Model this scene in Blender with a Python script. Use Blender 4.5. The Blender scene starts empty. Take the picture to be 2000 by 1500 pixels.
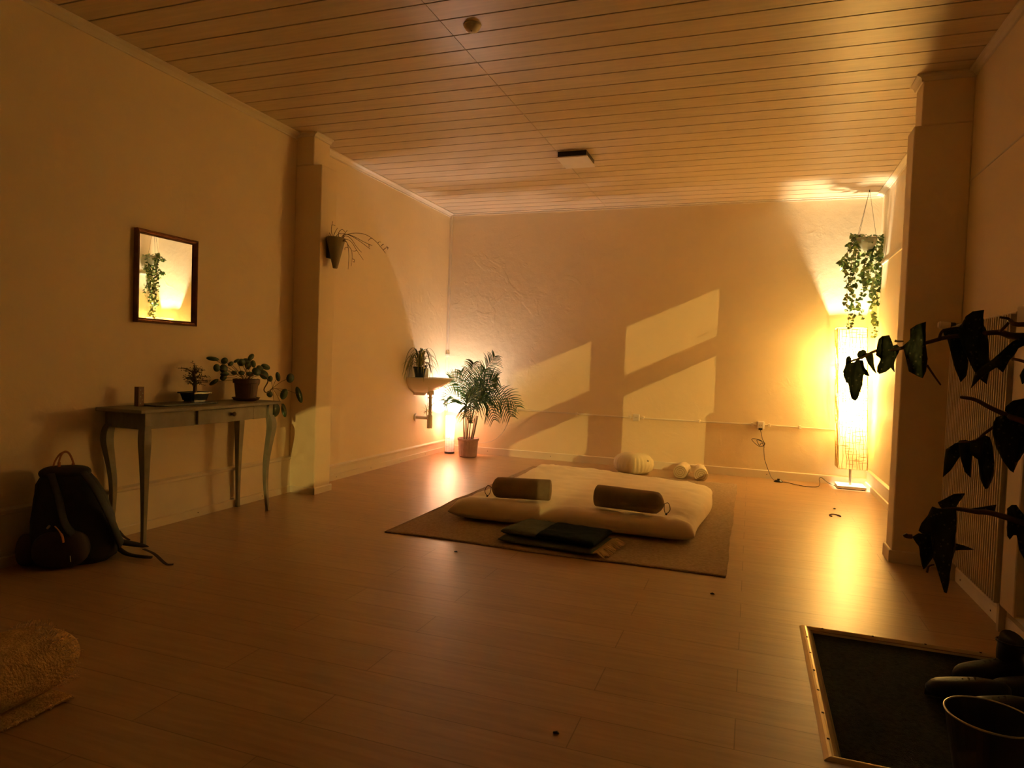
import bpy, bmesh, math, random
from mathutils import Vector, Matrix
random.seed(7)
R = random.random
U = random.uniform
S = bpy.context.scene
C = bpy.context.collection
PI = math.pi

# ------------------------------------------------------------------ camera
YAW, PITCH, ROLL, FPX, CAMH = -0.34103, -0.033496, 0.034942, 1315.18, 1.15
cy, sy, cp, sp = math.cos(YAW), math.sin(YAW), math.cos(PITCH), math.sin(PITCH)
FWD = Vector((sy * cp, cy * cp, sp)); r0 = Vector((cy, -sy, 0)); u0 = r0.cross(FWD)
RT = r0 * math.cos(ROLL) + u0 * math.sin(ROLL)
UP = -r0 * math.sin(ROLL) + u0 * math.cos(ROLL)
EYE = Vector((0, 0, CAMH))
cam_data = bpy.data.cameras.new('camera'); cam = bpy.data.objects.new('camera', cam_data); C.objects.link(cam)
cam.matrix_world = Matrix(((RT.x, UP.x, -FWD.x, 0), (RT.y, UP.y, -FWD.y, 0), (RT.z, UP.z, -FWD.z, CAMH), (0, 0, 0, 1)))
cam_data.sensor_width = 36; cam_data.lens = FPX / 2000 * 36; cam_data.clip_start = 0.05; cam_data.clip_end = 200
S.camera = cam

def at(px, py, ax, v):
    """point where the sight line through (px,py) meets the plane axis=v (a surveying aid)"""
    d = FWD + RT * ((px - 1000) / FPX) - UP * ((py - 750) / FPX)
    t = (v - EYE[ax]) / d[ax]
    return EYE + d * t

# ------------------------------------------------------------------ world, exposure, lights
w = bpy.data.worlds.new('night'); S.world = w; w.use_nodes = True
w.node_tree.nodes['Background'].inputs[0].default_value = (0.25, 0.35, 0.6, 1)
w.node_tree.nodes['Background'].inputs[1].default_value = 0.004
S.view_settings.view_transform = 'Standard'; S.view_settings.look = 'None'
S.view_settings.gamma = 1; S.view_settings.use_curve_mapping = False
S.view_settings.exposure = 0.50

FLOOR_LAMP_W, CORNER_LAMP_W, STREET_W = 300.0, 70.0, 14000.0
S.cycles.max_bounces = 16; S.cycles.diffuse_bounces = 10; S.cycles.transparent_max_bounces = 16
BULB_COL = (1.0, 0.82, 0.52)
CORNER_COL = (1.0, 0.77, 0.66)
STREET_COL = (1.0, 0.66, 0.16)

def point_light(name, loc, watts, col, radius):
    l = bpy.data.lights.new(name, 'POINT'); l.energy = watts; l.color = col; l.shadow_soft_size = radius
    o = bpy.data.objects.new(name, l); C.objects.link(o); o.location = loc
    return o
BULB = Vector((0.945, 7.485, 1.20))
CBULB = Vector((-3.445, 7.50, 0.415))
point_light('floor_lamp_light', BULB, FLOOR_LAMP_W * .6, BULB_COL, 0.035)
BULB2 = Vector((0.966, 7.485, 0.76))
point_light('floor_lamp_lower_light', BULB2, FLOOR_LAMP_W * .36, BULB_COL, 0.035)
point_light('corner_lamp_light', CBULB, CORNER_LAMP_W, CORNER_COL, 0.022)
point_light('street_lamp_light', (12.0, -26.9, 7.4), STREET_W, STREET_COL, 0.05)

# ------------------------------------------------------------------ materials
def new_mat(name):
    m = bpy.data.materials.new(name); m.use_nodes = True
    return m, m.node_tree.nodes, m.node_tree.links, m.node_tree.nodes['Principled BSDF']
def mat(name, col, rough=0.6, metal=0.0, var=0.12, scale=8, bump=0.0, bscale=60, spec=0.5, stretch=(1, 1, 1), sheen=0):
    m, N, L, b = new_mat(name)
    tc = N.new('ShaderNodeTexCoord'); mp = N.new('ShaderNodeMapping'); mp.inputs['Scale'].default_value = stretch
    L.new(tc.outputs['Object'], mp.inputs[0])
    nz = N.new('ShaderNodeTexNoise'); nz.inputs['Scale'].default_value = scale; nz.inputs['Detail'].default_value = 4
    L.new(mp.outputs[0], nz.inputs['Vector'])
    cr = N.new('ShaderNodeValToRGB'); e = cr.color_ramp.elements
    e[0].position = 0.3; e[1].position = 0.7
    e[0].color = tuple(c * (1 - var) for c in col) + (1,); e[1].color = tuple(min(1, c * (1 + var)) for c in col) + (1,)
    L.new(nz.outputs['Fac'], cr.inputs[0]); L.new(cr.outputs[0], b.inputs['Base Color'])
    b.inputs['Roughness'].default_value = rough; b.inputs['Metallic'].default_value = metal
    b.inputs['Specular IOR Level'].default_value = spec
    if sheen: b.inputs['Sheen Weight'].default_value = sheen
    if bump:
        n2 = N.new('ShaderNodeTexNoise'); n2.inputs['Scale'].default_value = bscale; n2.inputs['Detail'].default_value = 3
        L.new(mp.outputs[0], n2.inputs['Vector'])
        bp = N.new('ShaderNodeBump'); bp.inputs['Strength'].default_value = bump; bp.inputs['Distance'].default_value = 0.01
        L.new(n2.outputs['Fac'], bp.inputs['Height']); L.new(bp.outputs[0], b.inputs['Normal'])
    return m

def wall_mat(name, col, bump=0.18, flaky=False):
    m, N, L, b = new_mat(name)
    tc = N.new('ShaderNodeTexCoord')
    n1 = N.new('ShaderNodeTexNoise'); n1.inputs['Scale'].default_value = 1.3; n1.inputs['Detail'].default_value = 5
    L.new(tc.outputs['Object'], n1.inputs['Vector'])
    cr = N.new('ShaderNodeValToRGB'); e = cr.color_ramp.elements; e[0].position = .3; e[1].position = .7
    e[0].color = tuple(c * .95 for c in col) + (1,); e[1].color = tuple(min(1, c * 1.03) for c in col) + (1,)
    L.new(n1.outputs['Fac'], cr.inputs[0]); L.new(cr.outputs[0], b.inputs['Base Color'])
    b.inputs['Roughness'].default_value = 0.62; b.inputs['Specular IOR Level'].default_value = 0.3
    n2 = N.new('ShaderNodeTexNoise'); n2.inputs['Scale'].default_value = 14; n2.inputs['Detail'].default_value = 4
    n3 = N.new('ShaderNodeTexNoise'); n3.inputs['Scale'].default_value = 110; n3.inputs['Detail'].default_value = 2
    L.new(tc.outputs['Object'], n2.inputs['Vector']); L.new(tc.outputs['Object'], n3.inputs['Vector'])
    ad = N.new('ShaderNodeMath'); ad.operation = 'MULTIPLY_ADD'; ad.inputs[1].default_value = 0.25
    L.new(n3.outputs['Fac'], ad.inputs[0]); L.new(n2.outputs['Fac'], ad.inputs[2])
    bp = N.new('ShaderNodeBump'); bp.inputs['Strength'].default_value = bump; bp.inputs['Distance'].default_value = 0.012
    out = ad.outputs[0]
    if flaky:                                   # blistered, patched plaster
        v = N.new('ShaderNodeTexNoise'); v.inputs['Scale'].default_value = 2.2; v.inputs['Detail'].default_value = 8; v.inputs['Distortion'].default_value = 2.5
        L.new(tc.outputs['Object'], v.inputs['Vector'])
        c2 = N.new('ShaderNodeValToRGB'); c2.color_ramp.elements[0].position = .60; c2.color_ramp.elements[1].position = .66
        L.new(v.outputs['Fac'], c2.inputs[0])
        a2 = N.new('ShaderNodeMath'); a2.operation = 'MULTIPLY_ADD'; a2.inputs[1].default_value = 0.35
        L.new(c2.outputs[0], a2.inputs[0]); L.new(out, a2.inputs[2]); out = a2.outputs[0]
    L.new(out, bp.inputs['Height']); L.new(bp.outputs[0], b.inputs['Normal'])
    return m

def plank_mat(name, c1, c2, rough, length, width, grain=0.25, groove=0.006, offs=(0, 0, 0)):
    m, N, L, b = new_mat(name)
    tc = N.new('ShaderNodeTexCoord'); mp = N.new('ShaderNodeMapping'); mp.inputs['Location'].default_value = offs
    L.new(tc.outputs['Object'], mp.inputs[0])
    br = N.new('ShaderNodeTexBrick'); br.offset = 0.37; br.offset_frequency = 2
    br.inputs['Scale'].default_value = 1; br.inputs['Brick Width'].default_value = length; br.inputs['Row Height'].default_value = width
    br.inputs['Mortar Size'].default_value = groove; br.inputs['Mortar Smooth'].default_value = 0.3
    br.inputs['Color1'].default_value = c1 + (1,); br.inputs['Color2'].default_value = c2 + (1,)
    br.inputs['Mortar'].default_value = tuple(c * .62 for c in c1) + (1,); br.inputs['Bias'].default_value = 0
    L.new(mp.outputs[0], br.inputs['Vector'])
    mg = N.new('ShaderNodeMapping'); mg.inputs['Scale'].default_value = (2.0, 26, 1)
    L.new(tc.outputs['Object'], mg.inputs[0])
    nz = N.new('ShaderNodeTexNoise'); nz.inputs['Scale'].default_value = 1.6; nz.inputs['Detail'].default_value = 7; nz.inputs['Distortion'].default_value = 0.6
    L.new(mg.outputs[0], nz.inputs['Vector'])
    cr = N.new('ShaderNodeValToRGB'); e = cr.color_ramp.elements
    e[0].position = .3; e[1].position = .72; e[0].color = (1 - grain,) * 3 + (1,); e[1].color = (1.0, 1.0, 1.0, 1)
    L.new(nz.outputs['Fac'], cr.inputs[0])
    mx = N.new('ShaderNodeMixRGB'); mx.blend_type = 'MULTIPLY'; mx.inputs[0].default_value = 1
    L.new(br.outputs['Color'], mx.inputs[1]); L.new(cr.outputs[0], mx.inputs[2]); L.new(mx.outputs[0], b.inputs['Base Color'])
    b.inputs['Roughness'].default_value = rough
    bp = N.new('ShaderNodeBump'); bp.inputs['Strength'].default_value = 0.12; bp.inputs['Distance'].default_value = 0.004
    L.new(nz.outputs['Fac'], bp.inputs['Height']); L.new(bp.outputs[0], b.inputs['Normal'])
    return m

def paper_mat(name, tint, transp, body):
    """thin paper: lets part of the light straight through, scatters the rest"""
    m, N, L, b = new_mat(name)
    out = N['Material Output']
    tc = N.new('ShaderNodeTexCoord'); nz = N.new('ShaderNodeTexNoise'); nz.inputs['Scale'].default_value = 9; nz.inputs['Detail'].default_value = 6
    mp = N.new('ShaderNodeMapping'); mp.inputs['Scale'].default_value = (1, 1, 4)
    L.new(tc.outputs['Object'], mp.inputs[0]); L.new(mp.outputs[0], nz.inputs['Vector'])
    cr = N.new('ShaderNodeValToRGB'); e = cr.color_ramp.elements; e[0].position = .3; e[1].position = .7
    e[0].color = tuple(c * .86 for c in body) + (1,); e[1].color = body + (1,)
    L.new(nz.outputs['Fac'], cr.inputs[0])
    tl = N.new('ShaderNodeBsdfTranslucent'); df = N.new('ShaderNodeBsdfDiffuse'); tr = N.new('ShaderNodeBsdfTransparent')
    L.new(cr.outputs[0], tl.inputs[0]); L.new(cr.outputs[0], df.inputs[0]); tr.inputs[0].default_value = tint + (1,)
    m1 = N.new('ShaderNodeMixShader'); m1.inputs[0].default_value = 0.3
    L.new(tl.outputs[0], m1.inputs[1]); L.new(df.outputs[0], m1.inputs[2])
    m2 = N.new('ShaderNodeMixShader'); m2.inputs[0].default_value = transp
    L.new(m1.outputs[0], m2.inputs[1]); L.new(tr.outputs[0], m2.inputs[2]); L.new(m2.outputs[0], out.inputs[0])
    return m

def glass_pattern_mat(name):
    """rolled cathedral window glass: wavy bands of clearer and duller glass"""
    m, N, L, b = new_mat(name)
    out = N['Material Output']
    tc = N.new('ShaderNodeTexCoord')
    nz = N.new('ShaderNodeTexNoise'); nz.inputs['Scale'].default_value = 30; nz.inputs['Detail'].default_value = 3; nz.inputs['Distortion'].default_value = 3
    L.new(tc.outputs['Object'], nz.inputs['Vector'])
    cr = N.new('ShaderNodeValToRGB'); e = cr.color_ramp.elements; e[0].position = .38; e[1].position = .66
    e[0].color = (.34, .34, .32, 1); e[1].color = (.98, .98, .96, 1)
    L.new(nz.outputs['Fac'], cr.inputs[0])
    tr = N.new('ShaderNodeBsdfTransparent'); L.new(cr.outputs[0], tr.inputs[0])
    gl = N.new('ShaderNodeBsdfGlossy'); gl.inputs[1].default_value = 0.06
    mx = N.new('ShaderNodeMixShader'); mx.inputs[0].default_value = .05
    L.new(tr.outputs[0], mx.inputs[1]); L.new(gl.outputs[0], mx.inputs[2]); L.new(mx.outputs[0], out.inputs[0])
    return m

def emit_mat(name, col, strength):
    m, N, L, b = new_mat(name)
    b.inputs['Base Color'].default_value = (1, 1, 1, 1)
    b.inputs['Emission Color'].default_value = col + (1,); b.inputs['Emission Strength'].default_value = strength
    return m

WALLC = (0.87, 0.765, 0.56)
M = {}
M['wall'] = wall_mat('cream_wall_paint', WALLC)
M['wall_flaky'] = wall_mat('cream_blistered_wall_paint', WALLC, 0.22, True)
M['trim'] = mat('cream_gloss_trim', (0.80, 0.74, 0.62), 0.42, var=.04, scale=5)
M['floor'] = plank_mat('laminate_planks', (0.46, 0.30, 0.165), (0.50, 0.335, 0.188), 0.33, 1.28, 0.193, 0.22, 0.0022)
M['ceil'] = plank_mat('whitewashed_pine_boards', (0.68, 0.56, 0.39), (0.72, 0.60, 0.43), 0.38, 60, 40, 0.16, 0.0)
M['ceil_gap'] = mat('dark_ceiling_gap', (0.03, 0.02, 0.012), 0.9)
M['glass'] = glass_pattern_mat('rolled_window_glass')
M['paper'] = paper_mat('yellowed_lamp_paper', (1.0, 0.73, 0.32), 0.11, (0.58, 0.45, 0.19))
M['pink_paper'] = paper_mat('salmon_lamp_paper', (1.0, 0.50, 0.28), 0.02, (0.62, 0.30, 0.19))
M['paper_cord'] = mat('twisted_paper_cord', (0.55, 0.36, 0.12), 0.8)
M['dark_cord'] = mat('dark_thread', (0.12, 0.05, 0.03), 0.8)
M['bulb'] = emit_mat('frosted_bulb', (1.0, 0.78, 0.5), 30)
M['cbulb'] = emit_mat('frosted_bulb_pink', (1.0, 0.80, 0.64), 60)
M['steel'] = mat('brushed_steel', (0.5, 0.48, 0.44), 0.35, 1.0)
M['rug'] = mat('brown_wool_rug', (0.42, 0.32, 0.21), 0.95, var=.3, scale=60, bump=.6, bscale=260, spec=.1, stretch=(1, 3, 1))
M['futon'] = mat('cream_cotton', (0.84, 0.74, 0.56), 0.85, var=.05, scale=6, bump=.35, bscale=9, spec=.2, sheen=.2)
M['bolster'] = mat('taupe_cotton', (0.27, 0.20, 0.125), 0.85, var=.08, scale=20, bump=.15, bscale=40, spec=.2)
M['bolster_end'] = mat('light_taupe_cotton', (0.34, 0.26, 0.165), 0.85, var=.06, scale=20, spec=.2)
M['zafu'] = mat('pale_olive_cotton', (0.70, 0.63, 0.42), 0.85, var=.05, bump=.1, spec=.2)
M['roll'] = mat('cream_towelling', (0.72, 0.62, 0.44), 0.9, var=.06, bump=.3, bscale=150, spec=.1)
M['teal'] = mat('grey_teal_wool', (0.14, 0.16, 0.13), 0.95, var=.2, scale=50, bump=.4, bscale=200, spec=.1, stretch=(1, 5, 1))
M['black_teal'] = mat('black_teal_wool', (0.012, 0.022, 0.022), 0.95, var=.2, scale=50, bump=.4, bscale=200, spec=.1)
M['fringe'] = mat('tan_yarn', (0.80, 0.64, 0.42), 0.9, spec=.1)
M['sage'] = mat('sage_grey_painted_wood', (0.245, 0.225, 0.17), 0.55, var=.16, scale=14, bump=.1, stretch=(3, 1, 1))
M['mirror'] = new_mat('mirror_glass')[0]
_b = M['mirror'].node_tree.nodes['Principled BSDF']; _b.inputs['Metallic'].default_value = 1; _b.inputs['Roughness'].default_value = 0.0; _b.inputs['Base Color'].default_value = (.93, .94, .92, 1)
M['copper'] = mat('coppery_wood_frame', (0.30, 0.14, 0.085), 0.26, 0.5, var=.25, scale=14)
M['terracotta'] = mat('brown_plastic_pot', (0.115, 0.055, 0.038), 0.55)
M['soil'] = mat('potting_soil', (0.035, 0.022, 0.014), 0.95, bump=.8, bscale=90)
M['pilea'] = mat('dark_round_leaf', (0.045, 0.095, 0.03), 0.32, var=.25, scale=12)
M['stem'] = mat('reddish_stem', (0.10, 0.06, 0.028), 0.6)
M['bark'] = mat('brown_bark', (0.10, 0.065, 0.04), 0.85, bump=.6)
M['bonsai'] = mat('small_dull_leaf', (0.055, 0.07, 0.028), 0.5, var=.3)
M['blue_glaze'] = mat('dark_blue_glaze', (0.012, 0.03, 0.05), 0.22)
M['slate'] = mat('dark_slate', (0.035, 0.035, 0.033), 0.5)
M['box_red'] = mat('patterned_carton', (0.16, 0.06, 0.035), 0.6)
M['box_dot'] = mat('pale_carton_dot', (0.3, 0.25, 0.16), 0.6)
M['clay'] = mat('olive_clay', (0.22, 0.18, 0.09), 0.7, bump=.2)
M['twig'] = mat('dry_brown_stem', (0.10, 0.055, 0.02), 0.7)
M['porcelain'] = mat('white_porcelain', (0.78, 0.75, 0.70), 0.12, var=.02)
M['plastic_white'] = mat('white_plastic', (0.76, 0.72, 0.64), 0.35, var=.03)
M['plastic_black'] = mat('black_plastic', (0.012, 0.011, 0.01), 0.35)
M['spider'] = mat('striped_spider_leaf', (0.24, 0.27, 0.10), 0.45, var=.5, scale=30, stretch=(1, 1, .2))
M['palm'] = mat('palm_green', (0.075, 0.17, 0.06), 0.4, var=.3, scale=8)
M['cane'] = mat('palm_cane', (0.16, 0.14, 0.06), 0.6)
M['woven'] = mat('dusty_pink_woven', (0.46, 0.31, 0.30), 0.85, bump=.5, bscale=80)
M['vine'] = mat('variegated_vine_leaf', (0.26, 0.36, 0.13), 0.4, var=.6, scale=30)
M['vine2'] = mat('dark_vine_leaf', (0.10, 0.18, 0.06), 0.4, var=.5, scale=30)
M['milk'] = paper_mat('milky_hanging_bowl', (0.9, 0.9, 0.7), 0.05, (0.75, 0.74, 0.58))
M['begonia'] = mat('dark_spotted_leaf', (0.032, 0.040, 0.018), 0.6, var=.3, scale=30, spec=.2)
def spotted():
    m = M['begonia']; N, L = m.node_tree.nodes, m.node_tree.links; b = N['Principled BSDF']
    tc = N.new('ShaderNodeTexCoord'); v = N.new('ShaderNodeTexVoronoi'); v.inputs['Scale'].default_value = 75
    L.new(tc.outputs['Object'], v.inputs['Vector']); cr = N.new('ShaderNodeValToRGB'); e = cr.color_ramp.elements
    e[0].position = .16; e[1].position = .24; e[0].color = (1, 1, 1, 1); e[1].color = (0, 0, 0, 1); L.new(v.outputs['Distance'], cr.inputs[0])
    mx = N.new('ShaderNodeMixRGB'); L.new(cr.outputs[0], mx.inputs[0]); L.new(b.inputs['Base Color'].links[0].from_socket, mx.inputs[1]); mx.inputs[2].default_value = (.13, .13, .08, 1)
    L.new(mx.outputs[0], b.inputs['Base Color'])
spotted()
M['spot'] = mat('silvery_spot', (0.16, 0.19, 0.12), 0.5)
M['pack'] = mat('black_nylon', (0.014, 0.013, 0.016), 0.75, var=.3, scale=30, bump=.25, bscale=24)
M['pack_brown'] = mat('dark_brown_nylon', (0.035, 0.02, 0.017), 0.7, var=.2)
M['orange'] = mat('rust_webbing', (0.34, 0.12, 0.045), 0.7)
M['jute'] = mat('ochre_wool', (0.58, 0.40, 0.19), 0.95, var=.2, scale=30, bump=.8, bscale=120, spec=.1)
M['mat'] = mat('black_coir', (0.018, 0.017, 0.012), 0.98, var=.4, scale=60, bump=.8, bscale=300, spec=.05)
M['alu'] = mat('brushed_brass_edging', (0.62, 0.52, 0.36), 0.33, 0.75, var=.08)
M['boot'] = mat('black_leather', (0.008, 0.007, 0.007), 0.45, bump=.2, bscale=30, spec=.3)
M['zinc'] = mat('dull_zinc', (0.05, 0.045, 0.04), 0.5, 0.4, var=.2)
M['cord_white'] = mat('white_cable', (0.72, 0.68, 0.6), 0.5)
M['radiator'] = mat('ivory_radiator_enamel', (0.55, 0.47, 0.34), 0.45, var=.04)
M['night'] = mat('asphalt', (0.04, 0.04, 0.04), 0.9)

# ------------------------------------------------------------------ mesh helpers
class MB:
    def __init__(s): s.v = []; s.f = []
    def add(s, vs, fs):
        n = len(s.v); s.v += [tuple(v) for v in vs]; s.f += [tuple(i + n for i in f) for f in fs]; return s
    def box(s, a, b, rot=0, piv=None):
        x0, y0, z0 = a; x1, y1, z1 = b
        vs = [(x0, y0, z0), (x1, y0, z0), (x1, y1, z0), (x0, y1, z0), (x0, y0, z1), (x1, y0, z1), (x1, y1, z1), (x0, y1, z1)]
        if rot:
            px, py = piv or ((x0 + x1) / 2, (y0 + y1) / 2); c, q = math.cos(rot), math.sin(rot)
            vs = [(px + (x - px) * c - (y - py) * q, py + (x - px) * q + (y - py) * c, z) for x, y, z in vs]
        return s.add(vs, [(0, 3, 2, 1), (4, 5, 6, 7), (0, 1, 5, 4), (1, 2, 6, 5), (2, 3, 7, 6), (3, 0, 4, 7)])
    def tube(s, pts, r, n=8, cap=True, flat=1.0):
        pts = [Vector(p) for p in pts]; rs = r if isinstance(r, (list, tuple)) else [r] * len(pts)
        vs = []; fs = []; prev = None
        for i, p in enumerate(pts):
            t = (pts[min(i + 1, len(pts) - 1)] - pts[max(i - 1, 0)])
            if t.length < 1e-9: t = Vector((0, 0, 1))
            t.normalize()
            if prev is None:
                a = Vector((0, 0, 1)) if abs(t.z) < .9 else Vector((1, 0, 0)); x = t.cross(a).normalized()
            else:
                x = (prev - t * prev.dot(t));
                x = x.normalized() if x.length > 1e-6 else t.orthogonal().normalized()
            prev = x; y = t.cross(x)
            for k in range(n):
                a = 2 * PI * k / n; vs.append(p + x * math.cos(a) * rs[i] + y * math.sin(a) * rs[i] * flat)
        for i in range(len(pts) - 1):
            for k in range(n):
                a = i * n + k; b = i * n + (k + 1) % n; fs.append((a, b, b + n, a + n))
        if cap: fs.append(tuple(range(n - 1, -1, -1))); m = (len(pts) - 1) * n; fs.append(tuple(range(m, m + n)))
        return s.add(vs, fs)
    def lathe(s, prof, c=(0, 0, 0), n=24, sx=1, sy=1, a0=0, a1=2 * PI, fn=None):
        full = abs(a1 - a0 - 2 * PI) < 1e-6; m = n if full else n + 1; vs = []; fs = []
        for r, z in prof:
            for k in range(m):
                a = a0 + (a1 - a0) * k / n; rr = r * (fn(a, z) if fn else 1)
                vs.append((c[0] + rr * math.cos(a) * sx, c[1] + rr * math.sin(a) * sy, c[2] + z))
        for i in range(len(prof) - 1):
            for k in range(n if full else n):
                a = i * m + k; b = i * m + (k + 1) % m
                fs.append((a, b, b + m, a + m))
        if prof[0][0] > 1e-5: fs.append(tuple(range(m - 1, -1, -1)))
        if prof[-1][0] > 1e-5: q = (len(prof) - 1) * m; fs.append(tuple(range(q, q + m)))
        return s.add(vs, fs)
    def prism(s, poly, axis, a, b):
        """poly of (p,q) swept along axis 0/1 between a and b; for axis 1: p=x q=z, for axis 0: p=y q=z"""
        n = len(poly); mk = (lambda p, q, t: (p, t, q)) if axis == 1 else (lambda p, q, t: (t, p, q))
        vs = [mk(p, q, a) for p, q in poly] + [mk(p, q, b) for p, q in poly]
        fs = [(i, (i + 1) % n, (i + 1) % n + n, i + n) for i in range(n)] + [tuple(range(n - 1, -1, -1)), tuple(range(n, 2 * n))]
        return s.add(vs, fs)
    def build(s, name, m, parent=None, smooth=False, bevel=0, solid=0, sub=0):
        me = bpy.data.meshes.new(name); me.from_pydata(s.v, [], s.f)
        bm = bmesh.new(); bm.from_mesh(me); bmesh.ops.recalc_face_normals(bm, faces=bm.faces); bm.to_mesh(me); bm.free()
        for mm in (m if isinstance(m, (list, tuple)) else [m]): me.materials.append(mm)
        if smooth:
            for p in me.polygons: p.use_smooth = True
        o = bpy.data.objects.new(name, me); C.objects.link(o)
        if parent:
            o.parent = parent; o.matrix_parent_inverse = Matrix.Translation(-parent.location) if parent.location.length else Matrix()
        if solid: q = o.modifiers.new('thickness', 'SOLIDIFY'); q.thickness = solid; q.offset = 0
        if bevel: q = o.modifiers.new('bevel', 'BEVEL'); q.width = bevel; q.segments = 2; q.limit_method = 'ANGLE'
        if sub: q = o.modifiers.new('sub', 'SUBSURF'); q.levels = sub; q.render_levels = sub
        return o
def tag(o, label, cat=None, group=None):
    o['label'] = label
    if cat: o['category'] = cat
    if group: o['group'] = group
    return o
def thing(name, label, cat, loc, group=None):
    o = bpy.data.objects.new(name, None); C.objects.link(o); o.location = loc; o.empty_display_size = .1
    return tag(o, label, cat, group)
def struct(name, mb, m, **k):
    o = mb.build(name, m, **k); o['kind'] = 'structure'; return o
def spline(pts, n=8):
    """Catmull-Rom"""
    P = [Vector(p) for p in pts]; out = []
    for i in range(len(P) - 1):
        p0, p1, p2, p3 = P[max(i - 1, 0)], P[i], P[i + 1], P[min(i + 2, len(P) - 1)]
        for k in range(n):
            t = k / n; out.append(.5 * ((2 * p1) + (p2 - p0) * t + (2 * p0 - 5 * p1 + 4 * p2 - p3) * t * t + (3 * p1 - p0 - 3 * p2 + p3) * t ** 3))
    out.append(P[-1]); return out

# ------------------------------------------------------------------ the room
XL, XR, YB, H = -3.597, 1.162, 7.661, 2.954
YR = -6.0
# floor with the recess of the entrance mat cut out
MX0, MX1, MY0, MY1 = 0.283, 1.162, 2.20, 3.255
fl = MB()
for (x0, x1, y0, y1) in ((XL - .2, MX0, YR, YB + .2), (MX0, XR + .2, MY1, YB + .2), (MX0, XR + .2, YR, MY0)):
    fl.box((x0, y0, -.12), (x1, y1, 0))
fl.box((MX0, MY0, -.12), (XR + .2, MY1, -.03))
struct('floor', fl, M['floor'])
struct('wall_left', MB().box((XL - .2, YR, -.1), (XL, YB + .2, H + .1)), M['wall_flaky'])
struct('wall_back', MB().box((XL, YB, -.1), (XR + .2, YB + .2, H + .1)), M['wall_flaky'])
struct('wall_rear', MB().box((XL - .2, YR - .2, -.1), (XR + .2, YR, H + .1)), M['wall'])
# right wall: shop windows towards the street, all behind the camera's view
WT = 0.10
OP = [(0.87, 3.38, 0.98), (-1.68, 0.31, 1.45), (-5.25, -4.45, 2.10)]
ZT, ZB2, ZB1 = 2.73, 2.247, 2.086
wr = MB(); ys = [YB + .2]
wr.box((XR, OP[0][1], -.1), (XR + WT, YB + .2, H + .1))
wr.box((XR, OP[1][1], -.1), (XR + WT, OP[0][0], H + .1))
wr.box((XR, OP[2][1], -.1), (XR + WT, OP[1][0], H + .1))
wr.box((XR, YR, -.1), (XR + WT, OP[2][0], H + .1))
for y0, y1, zb in OP:
    wr.box((XR, y0, -.1), (XR + WT, y1, zb)); wr.box((XR, y0, ZT), (XR + WT, y1, H + .1))
struct('wall_right', wr, M['wall'])
for i, (y0, y1, zb) in enumerate(OP):
    w_ = MB()
    w_.box((XR + .02, y0, ZB1), (XR + .08, y1, ZB2))
    w_.box((XR - .03, y0 - .02, zb - .03), (XR + .09, y1 + .02, zb))
    wo = struct('window_%d' % (i + 1), w_, M['trim'])
    for za, zc in ((zb, ZB1), (ZB2, ZT)):
        g = MB().add([(XR + .05, y0, za), (XR + .05, y1, za), (XR + .05, y1, zc), (XR + .05, y0, zc)], [(0, 1, 2, 3)]).build('pane', M['glass'], wo)
# ceiling: one mesh of tongue-and-groove boards
PITCHB = 0.1745; GAP = 0.0105
ce = MB(); y = 3.649 - 56 * PITCHB
while y < YB:
    y1 = min(y + PITCHB - GAP, YB)
    if y1 > YR:
        y0 = max(y, YR)
        ce.box((XL, y0, H), (-1.652, y1, H + .015)); ce.box((-1.648, y0, H), (XR, y1, H + .015))
    y += PITCHB
cl = struct('ceiling', ce, M['ceil'], bevel=0)
bk = MB().box((XL - .2, YR - .2, H + .014), (XR + .2, YB + .2, H + .1)).build('ceiling_backing', M['ceil_gap'], cl)

# nibs of the former cross wall
def nib(name, x_wall, x_body, x_cap, y0, y1, zcap):
    m = MB()
    m.box((min(x_wall, x_body), y0, 0), (max(x_wall, x_body), y1, zcap))
    m.box((min(x_wall, x_cap), y0, zcap), (max(x_wall, x_cap), y1, H))
    return struct(name, m, M['wall'], bevel=.008)
nib('wall_nib_left', XL, -3.345, -3.425, 4.65, 4.868, 2.69)
nib('wall_nib_right', XR, 0.857, 0.893, 4.66, 4.84, 2.65)
# trims
def cove(name, axis, a, b, wallpos, sgn, depth=.045, h=.05, zt=H):
    P = [(wallpos, zt), (wallpos + sgn * depth, zt), (wallpos + sgn * depth, zt - .010), (wallpos + sgn * depth * .55, zt - h * .45), (wallpos + sgn * .010, zt - h * .8), (wallpos + sgn * .010, zt - h), (wallpos, zt - h)]
    return P
n_trim = [0]
def trim(mb, m=None):
    n_trim[0] += 1
    return struct('trim_%d' % n_trim[0], mb, m or M['trim'])
def trim_prism(poly, axis, a, b): return trim(MB().prism(poly, axis, a, b))
trim_prism(cove('', 1, 0, 0, XL, 1), 1, YR, 4.65)
trim_prism(cove('', 1, 0, 0, XL, 1), 1, 4.868, YB)
trim_prism(cove('', 1, 0, 0, XR, -1, .055, .03), 1, 4.84, YB)
trim_prism(cove('', 1, 0, 0, XR, -1, .04, .04), 1, YR, 4.66)
trim_prism(cove('', 0, 0, 0, YB, -1, .018, .03), 0, XL, XR)
trim_prism(cove('', 1, 0, 0, -3.425, 1, .035, .04), 1, 4.64, 4.87)
trim_prism(cove('', 1, 0, 0, .893, -1, .035, .045), 1, 4.65, 4.845)
trim_prism(cove('', 0, 0, 0, 4.66, -1, .02, .045), 0, .88, XR)
trim_prism(cove('', 0, 0, 0, 4.65, -1, .02, .035), 0, XL, -3.42)
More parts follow.
